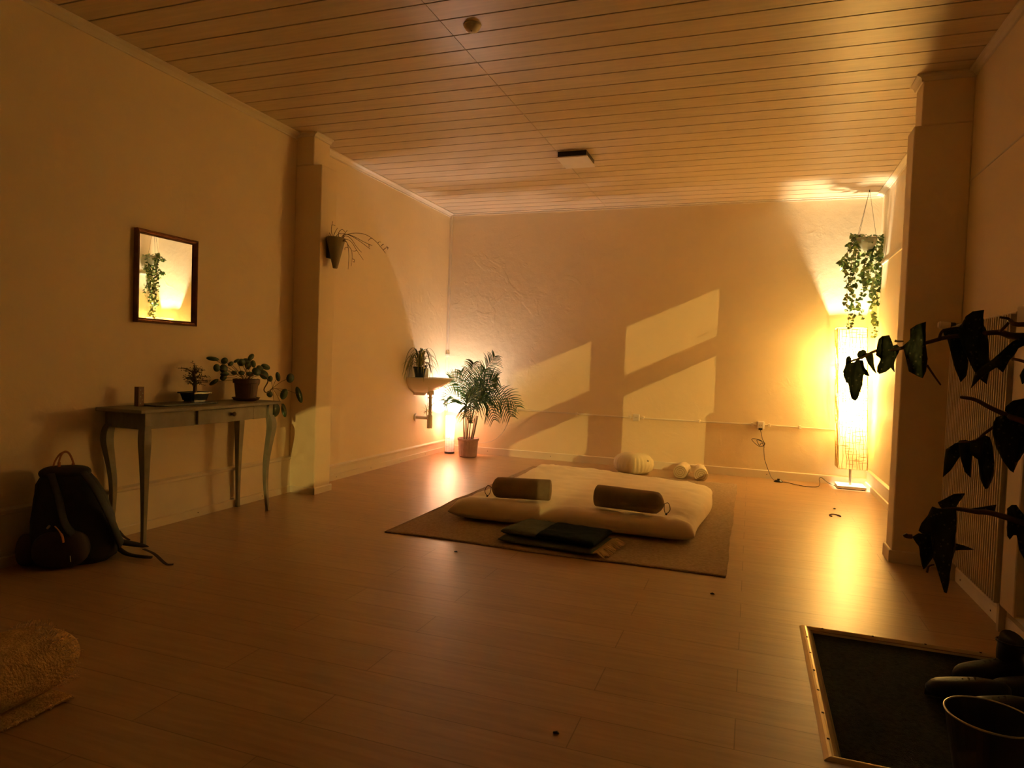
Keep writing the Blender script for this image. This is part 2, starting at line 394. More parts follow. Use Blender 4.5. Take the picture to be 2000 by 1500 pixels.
# ridge of an old picture rail on the right wall and back wall
trim(MB().box((XR - .010, 4.84, 2.222), (XR, YB, 2.238)))
trim(MB().box((XR - .006, 2.9, 2.30), (XR, 4.66, 2.308)))
# baseboards
def base(name, polys_axis):
    m = MB()
    for poly, ax, a, b in polys_axis: m.prism(poly, ax, a, b)
    return struct(name, m, M['trim'])
def bpoly(wall, sgn, panel=None, low=.056, d=.014):
    if panel is None: return [(wall, 0), (wall + sgn * d, 0), (wall + sgn * d, low - .006), (wall + sgn * (d - .006), low), (wall, low)]
    e = .012
    return [(wall, 0), (wall + sgn * (d + e), 0), (wall + sgn * (d + e), low - .004), (wall + sgn * (e + .002), low), (wall + sgn * e, panel - .035), (wall + sgn * (e + .010), panel - .028),
            (wall + sgn * (e + .012), panel - .012), (wall + sgn * .006, panel - .004), (wall, panel)]
base('baseboard_left', [(bpoly(XL, 1, .305), 1, YR, 4.65), (bpoly(XL, 1, .145), 1, 4.868, YB), (bpoly(-3.345, 1, None, .055, .012), 1, 4.64, 4.88), (bpoly(4.65, -1, None, .055, .010), 0, XL, -3.335)])
base('baseboard_back', [(bpoly(YB, -1, None, .086, .016), 0, XL, XR)])
base('baseboard_right', [(bpoly(XR, -1, .185), 1, 4.84, YB), (bpoly(XR, -1, None, .075, .03), 1, 3.27, 4.66), (bpoly(XR, -1, None, .075, .03), 1, YR, 2.18), (bpoly(.857, -1, None, .075, .016), 1, 4.65, 4.85), (bpoly(4.66, -1, None, .075, .012), 0, .845, XR)])
# nail heads in the baseboards (surface detail of the baseboards)
nh = MB()
for yy in [3.0, 3.65, 4.3, 5.3, 5.9, 6.5, 7.1]: nh.lathe([(.004, 0), (.0, .001)], (0, 0, 0), 6) if False else nh.box((XL + .026, yy - .003, .025), (XL + .0275, yy + .003, .031))
for xx in [-3.0, -2.2, -1.4, -.6, .2, .75]: nh.box((xx - .004, YB - .0175, .04), (xx + .004, YB - .0160, .048))
for yy in [3.5, 3.8, 4.3]: nh.box((XR - .0315, yy - .004, .03), (XR - .030, yy + .004, .038))
struct('trim_20', nh, M['ceil_gap'])

# vertical cable duct in the back left corner
m = MB().box((XL, YB - .030, .93), (XL + .030, YB, H - .03))
o = m.build('cable_duct', M['trim'], bevel=.004); tag(o, 'thin painted vertical cable duct in the back left corner', 'cable duct')
MB().tube([(XL + .016, YB - .016, .93), (XL + .016, YB - .016, .70)], .007).build('pipe_tail', M['trim'], o)
MB().box((XL, YB - .038, 1.19), (XL + .038, YB, 1.215)).build('clip', M['trim'], o)

# street outside, so the windows look onto something real
gr = struct('ground_outside', MB().box((XR + .2, -34, -.25), (22, 14, -.15)), M['night'])

# ------------------------------------------------------------------ entrance mat in its frame
t = thing('entrance_mat', 'black coir entrance mat sunk in a metal-edged recess by the right wall', 'door mat', (0.7, 2.72, -.03))
MB().box((MX0 + .004, MY0 + .004, -.03), (XR - .002, MY1 - .004, -.012)).build('mat_surface', M['mat'], t)
def edging(name, a, b, c, d):
    # raised half-round strip with an inner lip, mitred; a,b outer line, c,d inner line
    o_ = MB(); n = 6
    A, B, Cc, D = [Vector(q + (0,)) for q in (a, b, c, d)]
    vs = []
    for (O, I) in ((A, Cc), (B, D)):
        for k in range(n + 1):
            f = k / n; p = O.lerp(I, f * .8); vs.append((p.x, p.y, .010 * math.sin(PI * min(1, f * 1.0)) + .001 * (1 - f)))
        vs.append((I.x, I.y, -.012)); vs.append((I.x, I.y, -.016)); vs.append((O.x, O.y, -.002))
    k = n + 4; fs = [(i, (i + 1) % k, (i + 1) % k + k, i + k) for i in range(k)] + [tuple(range(k)), tuple(range(k, 2 * k))]
    return o_.add(vs, fs).build(name, M['alu'], t, smooth=False)
e0, e1 = .030, .024
edging('edging', (MX0 - e0, MY0 - e0), (MX0 - e0, MY1 + e0), (MX0 + e1, MY0 + e1 * .2), (MX0 + e1, MY1 - e1 * .2))
edging('edging', (MX0 - e0, MY1 + e0), (XR - .03, MY1 + e0), (MX0 + e1, MY1 - e1 * .2), (XR - .03, MY1 - e1 * .2))
edging('edging', (MX0 - e0, MY0 - e0), (XR - .03, MY0 - e0), (MX0 + e1, MY0 + e1 * .2), (XR - .03, MY0 + e1 * .2))
for k in range(6): MB().box((MX0 - .012, MY0 + .08 + k * .17, .0095), (MX0 - .004, MY0 + .088 + k * .17, .0115)).build('screw', M['ceil_gap'], t)
for k in range(4): MB().box((MX0 + .06 + k * .2, MY1 + .006, .0095), (MX0 + .068 + k * .2, MY1 + .014, .0115)).build('screw', M['ceil_gap'], t)

# ------------------------------------------------------------------ rug
def sheet(fn, nu, nv, name, m, parent=None, **k):
    mb = MB(); vs = [fn(i / nu, j / nv) for j in range(nv + 1) for i in range(nu + 1)]
    fs = [(j * (nu + 1) + i, j * (nu + 1) + i + 1, (j + 1) * (nu + 1) + i + 1, (j + 1) * (nu + 1) + i) for j in range(nv) for i in range(nu)]
    return mb.add(vs, fs).build(name, m, parent, **k)
def rugf(u, v):
    x = -2.222 + 2.137 * u; y = 3.862 + 3.185 * v
    e = (.004 * math.sin(v * 17) + .002 * math.sin(v * 61)) * (u > .98)
    z = .004 + .0035 * max(0, math.sin(x * 3.1 + y * 1.7)) * (1 - abs(2 * v - 1)) + .002 * max(0, math.sin(y * 24)) * (u > .9)
    z += .012 * max(0, 1 - abs(v - .35) * 12) * max(0, 1 - u * 14)
    y += .012 * math.sin(u * 9) * (v < .02)
    return (x + e, y, z)
o = sheet(rugf, 60, 90, 'rug', M['rug'], smooth=True, solid=.006)
tag(o, 'flat brown woven rug under the cream futon', 'rug')

# ------------------------------------------------------------------ futon
def hsh(x, y): return math.sin(x * 12.9898 + y * 78.233) * 43758.5453 % 1
def vnoise(x, y):
    xi, yi = math.floor(x), math.floor(y); fx, fy = x - xi, y - yi; fx = fx * fx * (3 - 2 * fx); fy = fy * fy * (3 - 2 * fy)
    a, b, c, d = hsh(xi, yi), hsh(xi + 1, yi), hsh(xi, yi + 1), hsh(xi + 1, yi + 1)
    return (a * (1 - fx) + b * fx) * (1 - fy) + (c * (1 - fx) + d * fx) * fy - .5
QN = [(-2.01, 4.345), (-0.285, 4.455), (-0.255, 6.12), (-1.945, 6.36)]
def futon_pt(u, v, top):
    # u,v in -1..1
    a, b, c, d = [Vector(q) for q in QN]
    s, tt = (u + 1) / 2, (v + 1) / 2
    p = (a * (1 - s) + b * s) * (1 - tt) + (d * (1 - s) + c * s) * tt
    # slightly wavy sides
    p.x += .020 * math.sin(v * 3.5 + 1) * abs(u) ** 6 * (1 if u > 0 else -.6); p.y += .020 * math.sin(u * 4) * abs(v) ** 6
    ed = max(abs(u), abs(v))
    prof = max(0, (1 - abs(u) ** 16) * (1 - abs(v) ** 20)) ** .5
    T = .158 + .016 * math.sin(u * 2.3 + .7) * math.cos(v * 2.1) + .018 * vnoise(u * 2.2 + 9, v * 2.2 + 3)
    wr = .010 * vnoise(u * 9 + v * 5, v * 14) + .006 * vnoise(u * 30 + v * 16, v * 14 - u * 12)
    wr *= (.6 + 1.6 * ed ** 4)
    if top:
        z = .065 + (T - .065) * prof + wr * prof
        # dents beneath the bolsters
        for bx, by in ((-1.55, 4.62), (-.77, 4.66)):
            dx = max(0, abs(p.x - bx) - .22); z -= .016 * math.exp(-(dx * dx * 60 + (p.y - by) ** 2 * 90))
        z += .028 * max(0, v - .3) * (1 - abs(u + .45)) * prof
    else:
        z = .065 - .053 * prof
    return (p.x, p.y, z)
def futon():
    n = 84; mb = MB()
    g = [math.sin(PI / 2 * (2 * i / n - 1)) for i in range(n + 1)]
    for top in (1, 0):
        vs = [futon_pt(g[i], g[j], top) for j in range(n + 1) for i in range(n + 1)]
        fs = [(j * (n + 1) + i, j * (n + 1) + i + 1, (j + 1) * (n + 1) + i + 1, (j + 1) * (n + 1) + i) for j in range(n) for i in range(n)]
        mb.add(vs, fs)
    me = mb.build('futon_mattress', M['futon'], smooth=True)
    bm = bmesh.new(); bm.from_mesh(me.data); bmesh.ops.remove_doubles(bm, verts=bm.verts, dist=.0008); bmesh.ops.recalc_face_normals(bm, faces=bm.faces); bm.to_mesh(me.data); bm.free()
    for p in me.data.polygons: p.use_smooth = True
    return me
tag(futon(), 'large cream futon mattress lying on the brown rug', 'mattress')

def bolster(label, p0, p1, r, tie_at_start, zc):
    p0 = Vector(p0 + (zc,)); p1 = Vector(p1 + (zc,)); ax = (p1 - p0); Ln = ax.length; ax.normalize()
    t = thing('bolster', label, 'bolster cushion', (p0 + p1) / 2 - Vector((0, 0, r)), 'taupe bolsters on the futon')
    side = Vector((-ax.y, ax.x, 0)); mb = MB(); n = 40
    prof = [(0, .35), (.004, .55), (.010, .8), (.028, .97), (.06, 1.0)] if tie_at_start else [(0, .97), (.006, 1.0)]
    prof2 = [(Ln - .006, 1.0), (Ln, .97)] if tie_at_start else [(Ln - .06, 1.0), (Ln - .028, .95), (Ln - .008, .72), (Ln + .006, .4), (Ln + .012, .2)]
    if tie_at_start: prof = [(-.010, .2), (-.004, .42), (.010, .74), (.030, .95), (.06, 1.0)]
    st = prof + [(Ln * .3, 1.01), (Ln * .5, 1.0), (Ln * .7, 1.01)] + prof2
    vs = []
    for a_, f in st:
        for k in range(n):
            an = 2 * PI * k / n
            pleat = 1 + .035 * math.sin(an * 13) * max(0, 1 - (a_ if tie_at_start else Ln - a_) / .10) + .010 * math.sin(an * 5 + a_ * 12)
            zz = math.sin(an); zz = max(zz, -.86)
            vs.append(p0 + ax * a_ + side * math.cos(an) * r * f * pleat + Vector((0, 0, 1)) * zz * r * f * pleat)
    fs = [(i * n + k, i * n + (k + 1) % n, (i + 1) * n + (k + 1) % n, (i + 1) * n + k) for i in range(len(st) - 1) for k in range(n)]
    fs += [tuple(range(n - 1, -1, -1)), tuple(range((len(st) - 1) * n, len(st) * n))]
    mb.add(vs, fs).build('cover', M['bolster'], t, smooth=True)
    # flat sewn end panel
    e = p1 if tie_at_start else p0; s_ = 1 if tie_at_start else -1; m2 = MB(); vs = [e + ax * s_ * .014]
    for rr, off in ((.5, .012), (.85, .008), (.985, .001)):
        for k in range(n):
            an = 2 * PI * k / n; vs.append(e + ax * s_ * off + side * math.cos(an) * r * rr + Vector((0, 0, 1)) * max(-.86, math.sin(an)) * r * rr)
    fs = [(0, 1 + k, 1 + (k + 1) % n) for k in range(n)] + [(1 + i * n + k, 1 + i * n + (k + 1) % n, 1 + (i + 1) * n + (k + 1) % n, 1 + (i + 1) * n + k) for i in range(2) for k in range(n)]
    m2.add(vs, fs).build('end_panel', M['bolster_end'], t, smooth=True)
    e = p0 if tie_at_start else p1; d = -ax if tie_at_start else ax
    q = e + d * .012
    c = MB().tube(spline([q, q + d * .03 + Vector((0, 0, .012)), q + d * .045 + Vector((0, -.01, -.03)), q + d * .02 + Vector((0, -.02, -r + .02)), q + d * .006 + Vector((0, -.008, -.035)), q + d * .004], 5), .0025, 6)
    c.build('drawstring', M['stem'], t)
    MB().lathe([(0, -.008), (.007, -.005), (.007, .005), (0, .008)], tuple(q + d * .022 + Vector((0, -.022, -r + .018))), 8).build('cord_stopper', M['plastic_black'], t)
    return t
bolster('dark taupe bolster on the left of the futon, drawstring at its left end', (-1.735, 4.56), (-1.335, 4.66), .078, True, .15 + .078)
bolster('dark taupe bolster on the right of the futon, drawstring at its right end', (-0.985, 4.66), (-0.53, 4.60), .078, False, .147 + .078)

# ------------------------------------------------------------------ folded blanket
def slab(quad, z0, z1, n=28, seed=0, rnd=6):
    mb = MB(); g = [math.sin(PI / 2 * (2 * i / n - 1)) for i in range(n + 1)]; A, B, Cq, D = [Vector(q) for q in quad]
    for top in (1, 0):
        vs = []
        for v in g:
            for u in g:
                s, t_ = (u + 1) / 2, (v + 1) / 2; p = (A * (1 - s) + B * s) * (1 - t_) + (D * (1 - s) + Cq * s) * t_
                pr = max(0, (1 - abs(u) ** 14) * (1 - abs(v) ** rnd)) ** .5; mid = (z0 + z1) / 2
                z = mid + (z1 - mid) * pr + .010 * vnoise(u * 3 + seed, v * 4) * pr if top else mid - (mid - z0) * pr
                vs.append((p.x, p.y, z))
        fs = [(j * (n + 1) + i, j * (n + 1) + i + 1, (j + 1) * (n + 1) + i + 1, (j + 1) * (n + 1) + i) for j in range(n) for i in range(n)]
        mb.add(vs, fs)
    return mb
t = thing('folded_blanket', 'folded dark teal wool blanket with a tan fringe at the foot of the futon', 'blanket', (-1.15, 4.1, .007))
slab([(-1.46, 3.94), (-.84, 3.885), (-.80, 4.29), (-1.40, 4.33)], .009, .052, seed=2).build('lower_fold', M['teal'], t, smooth=True)
slab([(-1.45, 3.965), (-1.19, 3.945), (-1.155, 4.30), (-1.38, 4.325)], .054, .100, seed=5).build('grey_teal_fold', M['teal'], t, smooth=True)
slab([(-1.215, 3.945), (-.835, 3.905), (-.795, 4.275), (-1.175, 4.31)], .052, .103, seed=8).build('black_fold', M['black_teal'], t, smooth=True)
fr = MB()
for k in range(70):
    f = k / 69; b = Vector((-.835 + .04 * f, 3.885 + .37 * f, .036)); ln = U(.06, .10)
    d = Vector((1, U(-.45, .25), 0)).normalized()
    fr.tube([b, b + d * ln * .4 + Vector((0, 0, .008)), b + d * ln + Vector((0, U(-.01, .01), -.017))], [.0042, .0038, .0025], 5)
o = fr.build('fringe', M['fringe'], t); o['label'] = 'tan knotted fringe'

# ------------------------------------------------------------------ round cushion, small rolls
t = thing('meditation_cushion', 'round pleated pale olive meditation cushion behind the futon', 'cushion', (-1.155, 7.26, 0))
prof = [(0, .002), (.12, .002), (.165, .012), (.195, .045), (.207, .095), (.198, .145), (.172, .182), (.12, .205), (.05, .213), (0, .214)]
MB().lathe(prof, (-1.155, 7.26, 0), 120, fn=lambda a, z: 1 + .05 * abs(math.sin(a * 15)) ** .5 * (1 if .02 < z < .18 else .2)).build('cover', M['zafu'], t, smooth=True)
MB().box((-.995, 7.128, .15), (-.975, 7.14, .157)).build('label_tab', M['plastic_black'], t)
for i, (x, yv, rot, lab) in enumerate(((-.652, 7.13, .05, 'small cream towelling roll behind the futon, the left one of the pair'), (-.438, 7.055, -.12, 'small cream towelling roll behind the futon, the right one, nearer the corner'))):
    t = thing('towel_roll', lab, 'roll cushion', (x, yv, 0), 'small cream rolls behind the futon'); r = .072; L_ = .30
    d = Vector((math.sin(rot), math.cos(rot), 0)); s_ = Vector((d.y, -d.x, 0)); n = 28
    st = [(0, .9), (.006, .98), (.02, 1), (L_ - .02, 1), (L_, .9)]; vs = []
    for a_, f in st:
        for k in range(n):
            an = 2 * PI * k / n; vs.append(Vector((x, yv, r * .93)) + d * a_ + s_ * math.cos(an) * r * f + Vector((0, 0, max(-.92, math.sin(an)) * r * f)))
    MB().add(vs, [(q * n + k, q * n + (k + 1) % n, (q + 1) * n + (k + 1) % n, (q + 1) * n + k) for q in range(4) for k in range(n)] + [tuple(range(n - 1, -1, -1)), tuple(range(4 * n, 5 * n))]).build('roll', M['roll'], t, smooth=False)
    sp_ = [Vector((x, yv, r * .93)) - d * .002 + s_ * math.cos(a * .5) * r * .9 * (1 - a / 40) + Vector((0, 0, math.sin(a * .5) * r * .86 * (1 - a / 40))) for a in range(36)]
    MB().tube(sp_, .0022, 5).build('rolled_edge', M['bolster_end'], t)

# ------------------------------------------------------------------ console table
TX0, TX1, TY0, TY1, TZ = -3.590, -3.245, 2.875, 4.10, .800
t = thing('console_table', 'sage grey console table with one drawer and curved legs against the left wall', 'table', (-3.42, 3.48, 0))
def bow(f): return .030 * math.sin(PI * f) ** 1.5 - .004 * math.sin(PI * f * 3)
n = 40
top = [(TX0, TY0), (TX1, TY0 + .01)] + [(TX1 + bow(k / n), TY0 + .02 + (TY1 - TY0 - .04) * k / n) for k in range(n + 1)] + [(TX1, TY1 - .01), (TX0, TY1)]
def vpoly(poly, z0, z1):
    k = len(poly); return MB().add([(x, y, z0) for x, y in poly] + [(x, y, z1) for x, y in poly], [(i, (i + 1) % k, (i + 1) % k + k, i + k) for i in range(k)] + [tuple(range(k - 1, -1, -1)), tuple(range(k, 2 * k))])
vpoly(top, TZ - .022, TZ).build('tabletop', M['sage'], t, bevel=.005)
AX, AY0, AY1, AZ0, AZ1 = -3.285, 2.935, 4.03, .682, TZ - .022
def ap(y0, y1, off, z0, z1, th=.02, n=24):
    P = []
    for k in range(n + 1):
        yy = y0 + (y1 - y0) * k / n; P.append((AX + off + bow((yy - AY0) / (AY1 - AY0)), yy))
    P += [(x - th, yy) for x, yy in reversed(P)]
    return vpoly(P, z0, z1)
a = MB()
for q in (ap(AY0, 3.29, 0, AZ0, AZ1), ap(3.84, AY1, 0, AZ0, AZ1), ap(3.29, 3.84, -.012, AZ0, AZ1, .008)): a.add(q.v, q.f)
a.box((TX0 + .015, AY0, AZ0), (AX, AY0 + .02, AZ1)); a.box((TX0 + .015, AY1 - .02, AZ0), (AX, AY1, AZ1)); a.box((TX0 + .01, AY0, AZ0), (TX0 + .025, AY1, AZ1))
a.build('apron', M['sage'], t)
dr = ap(3.315, 3.835, .003, AZ0 + .004, AZ1 - .006, .014).build('drawer', M['sage'], t)
kx = AX + .036
MB().lathe([(0, 0), (.009, 0), (.007, .01), (.012, .018), (.016, .024), (.013, .03), (0, .033)], (0, 0, 0), 14).build('tmp', M['sage'])
kn = bpy.data.objects['tmp']; kn.name = 'knob'; kn.parent = dr; kn.matrix_local = Matrix.Translation((kx - .006, 3.60, .735)) @ Matrix.Rotation(PI / 2, 4, 'Y') @ Matrix.Scale(1, 4)
dr.matrix_parent_inverse = dr.matrix_parent_inverse
kn.matrix_parent_inverse = Matrix()
kn.location = Vector((kx - .006, 3.60, .735)); kn.rotation_euler = (0, PI / 2, 0)
kn.data.materials[0] = M['stem']
def cab_leg(x, y, ox, oy):
    zs = [0, .02, .10, .22, .36, .50, .60, .66, .70]
    off = [.012, .010, -.002, -.012, -.010, .010, .026, .022, .008]
    wd = [.028, .024, .024, .028, .034, .042, .050, .050, .044]
    path = [(x + ox * o_, y + oy * o_, z) for z, o_ in zip(zs, off)]
    mb = MB(); vs = []; P = spline(path, 4); 
    W_ = spline([(w_, 0, 0) for w_ in wd], 4)
    for p, w_ in zip(P, W_):
        h = w_.x / 2; vs += [(p.x - h, p.y - h, p.z), (p.x + h, p.y - h, p.z), (p.x + h, p.y + h, p.z), (p.x - h, p.y + h, p.z)]
    m_ = len(P); fs = [(i * 4 + k, i * 4 + (k + 1) % 4, (i + 1) * 4 + (k + 1) % 4, (i + 1) * 4 + k) for i in range(m_ - 1) for k in range(4)] + [(3, 2, 1, 0), tuple(range(m_ * 4 - 4, m_ * 4))]
    mb.add(vs, fs); mb.box((x - .021, y - .021, .69), (x + .021, y + .021, AZ1)); return mb
for (x, y, ox, oy) in ((AX - .006, AY0 + .02, 1, -1), (AX - .006, AY1 - .02, .6, .6), (TX0 + .038, AY0 + .02, -.2, -1), (TX0 + .038, AY1 - .02, -.2, .3)):
    cab_leg(x, y, ox, oy).build('leg', M['sage'], t, bevel=.004)

# small patterned box, tray, bonsai, pilea
t = thing('incense_box', 'small upright patterned red box standing on the left of the console table', 'box', (-3.49, 3.085, TZ))
MB().box((-3.505, 3.065, TZ), (-3.475, 3.108, TZ + .118), rot=.1).build('carton', M['box_red'], t)
dd = MB()
for k in range(5): dd.box((-3.4745, 3.075 + .016 * (k % 2), TZ + .015 + k * .02), (-3.4735, 3.083 + .016 * (k % 2), TZ + .022 + k * .02), rot=.1, piv=(-3.49, 3.0865))
dd.build('dots', M['box_dot'], t)
t = thing('tray', 'thin dark slate tray on the console table under the bonsai', 'tray', (-3.45, 3.33, TZ))
trp = [(-3.545, 3.12), (-3.37, 3.10), (-3.345, 3.14), (-3.345, 3.56), (-3.37, 3.60), (-3.53, 3.60), (-3.555, 3.57), (-3.56, 3.15)]
vpoly(trp, TZ, TZ + .010).build('tray_plate', M['slate'], t, bevel=.003)
vpoly([((x + 3.45) * .86 - 3.45, (y - 3.35) * .93 + 3.35) for x, y in trp], TZ + .0101, TZ + .0115).build('tray_inlay', M['plastic_black'], t)
BX, BY = -3.47, 3.50; BZ = TZ + .012
t = thing('bonsai', 'small bonsai tree in a dark blue glazed pot on the tray', 'bonsai', (BX, BY, BZ))
pot = MB(); vs = []
for hx, hy, z in ((.042, .060, 0), (.042, .060, .008), (.048, .066, .010), (.058, .078, .052), (.070, .092, .055), (.070, .092, .064), (.060, .080, .064), (.056, .074, .052)):
    for sx_, sy_ in ((-1, -.8), (-.8, -1), (.8, -1), (1, -.8), (1, .8), (.8, 1), (-.8, 1), (-1, .8)): vs.append((BX + hx * sx_, BY + hy * sy_, BZ + z))
pot.add(vs, [(i * 8 + k, i * 8 + (k + 1) % 8, (i + 1) * 8 + (k + 1) % 8, (i + 1) * 8 + k) for i in range(7) for k in range(8)] + [tuple(range(7, -1, -1))]).build('pot', M['blue_glaze'], t)
vpoly([(BX + .058 * a_, BY + .078 * b_) for a_, b_ in ((-1, -.8), (-.8, -1), (.8, -1), (1, -.8), (1, .8), (.8, 1), (-.8, 1), (-1, .8))], BZ + .05, BZ + .060).build('soil', M['soil'], t)
tk = [(BX, BY, BZ + .055), (BX + .004, BY - .004, BZ + .09), (BX - .004, BY + .004, BZ + .13), (BX, BY - .008, BZ + .165), (BX, BY - .022, BZ + .20)]
MB().tube(spline(tk, 4), [.014 - .0004 * k for k in range(17)], 8).build('trunk', M['bark'], t, smooth=True)
tw = MB(); lf = MB()
def leaflet(mb, p, d, up, L_, W_):
    d = Vector(d).normalized(); up = Vector(up); s_ = d.cross(up)
    if s_.length < 1e-4: s_ = d.orthogonal()
    s_.normalize(); nrm = s_.cross(d)
    p = Vector(p); mb.add([p, p + d * L_ * .35 + s_ * W_ / 2 + nrm * W_ * .1, p + d * L_, p + d * L_ * .35 - s_ * W_ / 2 + nrm * W_ * .1, p + d * L_ * .5 - nrm * 0], [(0, 1, 4), (1, 2, 4), (2, 3, 4), (3, 0, 4)])
for k in range(46):
    z0 = U(.10, .20); b = Vector((BX, BY - .010, BZ + z0)); an = U(0, 2 * PI)
    ext = Vector((math.cos(an) * .075, math.sin(an) * .125 + (.02 if z0 < .14 else -.01), U(-.01, .05) + (.03 if z0 > .16 else -.0)))
    ext *= U(.35, 1.0); P = spline([b, b + ext * .5 + Vector((U(-.01, .01), U(-.01, .01), .012)), b + ext], 3); tw.tube(P, [.003, .0028, .0025, .002, .0018, .0015, .001][:len(P)], 4)
    for q in range(15):
        p = P[random.randrange(1, len(P))] + Vector((U(-.012, .012), U(-.012, .012), U(-.008, .010)))
        leaflet(lf, p, (U(-1, 1), U(-1, 1), U(-.3, .7)), (0, 0, 1), U(.009, .016), U(.006, .010))
tw.build('branches', M['bark'], t); lf.build('foliage', M['bonsai'], t)

PXc, PYc = -3.43, 3.935
t = thing('potted_pilea', 'round-leaved plant in a brown pot and saucer at the right of the console table', 'potted plant', (PXc, PYc, TZ))
MB().lathe([(0, 0), (.068, 0), (.085, .006), (.092, .018), (.096, .020), (.096, .024), (.088, .022), (.075, .010), (0, .010)], (PXc, PYc, TZ), 28).build('saucer', M['terracotta'], t, smooth=True)
MB().lathe([(0, 0), (.066, 0), (.070, .01), (.082, .115), (.091, .117), (.093, .145), (.086, .146), (.084, .125), (0, .122)], (PXc, PYc, TZ + .011), 28).build('pot', M['terracotta'], t, smooth=False)
MB().lathe([(.083, 0), (0, .006)], (PXc, PYc, TZ + .137), 20).build('soil', M['soil'], t)
sp_m = lambda cx, cy: (340 + cx / 7.69, 680 + cy / 7.69)
leaves = [(580, 160, 85, 28, 5), (755, 190, 48, 42, -20), (745, 310, 56, 60, 0), (640, 295, 46, 50, 0), (740, 440, 46, 44, 0), (598, 510, 66, 30, -35), (1010, 215, 60, 50, 20), (1085, 190, 50, 36, 0), (1155, 135, 62, 32, -42), (1110, 250, 45, 60, 0), (1190, 235, 36, 50, 0),
          (900, 370, 40, 28, 0), (1015, 372, 44, 30, 0), (1235, 350, 62, 56, 0), (1350, 400, 66, 66, 0), (1240, 520, 48, 60, 0), (1375, 280, 72, 36, 20), (1745, 450, 60, 62, 10), (1650, 690, 56, 74, 10), (1877, 700, 46, 112, -12), (1503, 930, 88, 96, 0), (1650, 935, 38, 96, 5),
          (1560, 430, 34, 66, -20), (1435, 690, 46, 44, 0), (1445, 460, 36, 40, 0), (850, 235, 44, 26, -30), (940, 190, 48, 20, -25), (1140, 390, 50, 34, 0), (1290, 300, 50, 40, 10), (760, 390, 60, 30, 0)]
fo = MB(); stm = MB()
hub1 = Vector((PXc, PYc, TZ + .135)); hub2 = at(*sp_m(1480, 600), 0, -3.40)
for (cx, cy_, rx, rz, ang) in leaves:
    xx = -3.43 + U(-.07, .07) if cx < 1420 else -3.40 + U(-.05, .05)
    c = at(*sp_m(cx, cy_), 0, xx); sc = (c - EYE).length / FPX / 7.69 * 1.08
    a_ = math.radians(ang); n = 18; tilt = U(-.5, .5)
    v0 = Vector((.30, .95, 0)).normalized(); w0 = Vector((tilt * .95, -tilt * .3, 1)).normalized()
    ring = [c + (v0 * math.cos(2 * PI * k / n) * rx + w0 * math.sin(2 * PI * k / n) * rz) * sc for k in range(n)]
    if ang:
        ring = []
        for k in range(n):
            p_, q_ = math.cos(2 * PI * k / n) * rx, math.sin(2 * PI * k / n) * rz
            ring.append(c + (v0 * (p_ * math.cos(a_) + q_ * math.sin(a_)) + w0 * (-p_ * math.sin(a_) + q_ * math.cos(a_))) * sc)
    nn = v0.cross(w0).normalized() * .006
    fo.add(ring + [c + nn], [(k, (k + 1) % n, n) for k in range(n)])
    h = hub1 + Vector((U(-.03, .03), U(-.03, .03), 0)) if cx < 1420 else hub2
    stm.tube(spline([h, (h + c) / 2 + Vector((0, 0, .012)), c + nn * .2], 4), .0016, 5)
stm.tube(spline([hub1, at(*sp_m(1180, 380), 0, -3.42), at(*sp_m(1330, 400), 0, -3.40), at(*sp_m(1410, 490), 0, -3.39), at(*sp_m(1350, 620), 0, -3.39), at(*sp_m(1400, 670), 0, -3.39), hub2], 5), .0045, 7)
fo.build('foliage', M['pilea'], t, smooth=True, solid=.0012); stm.build('stems', M['stem'], t)

# ------------------------------------------------------------------ mirror
y0, y1, z0, z1 = 3.125, 3.605, 1.312, 1.888; XM = XL + .0
t = thing('wall_mirror', 'rectangular mirror in a coppery wooden frame on the left wall', 'mirror', (XL, 3.365, 1.6))
fr = MB(); fw = .036
profile = [(0, 0), (.030, 0), (.034, .006), (.028, .014), (.024, .016), (.026, .020), (.018, .027), (.006, .029), (0, .029)]   # depth, inward
def frame_ring(d, i): return [(XL + d, y0 + i, z0 + i), (XL + d, y1 - i, z0 + i), (XL + d, y1 - i, z1 - i), (XL + d, y0 + i, z1 - i)]
vs = []
for d, i in profile: vs += frame_ring(d, i)
k = len(profile); fs = [(a * 4 + j, a * 4 + (j + 1) % 4, ((a + 1) % k) * 4 + (j + 1) % 4, ((a + 1) % k) * 4 + j) for a in range(k) for j in range(4)]
MB().add(vs, fs).build('frame', M['copper'], t)
MB().box((XL + .004, y0 + .03, z0 + .03), (XL + .010, y1 - .03, z1 - .03)).build('glass', M['mirror'], t)

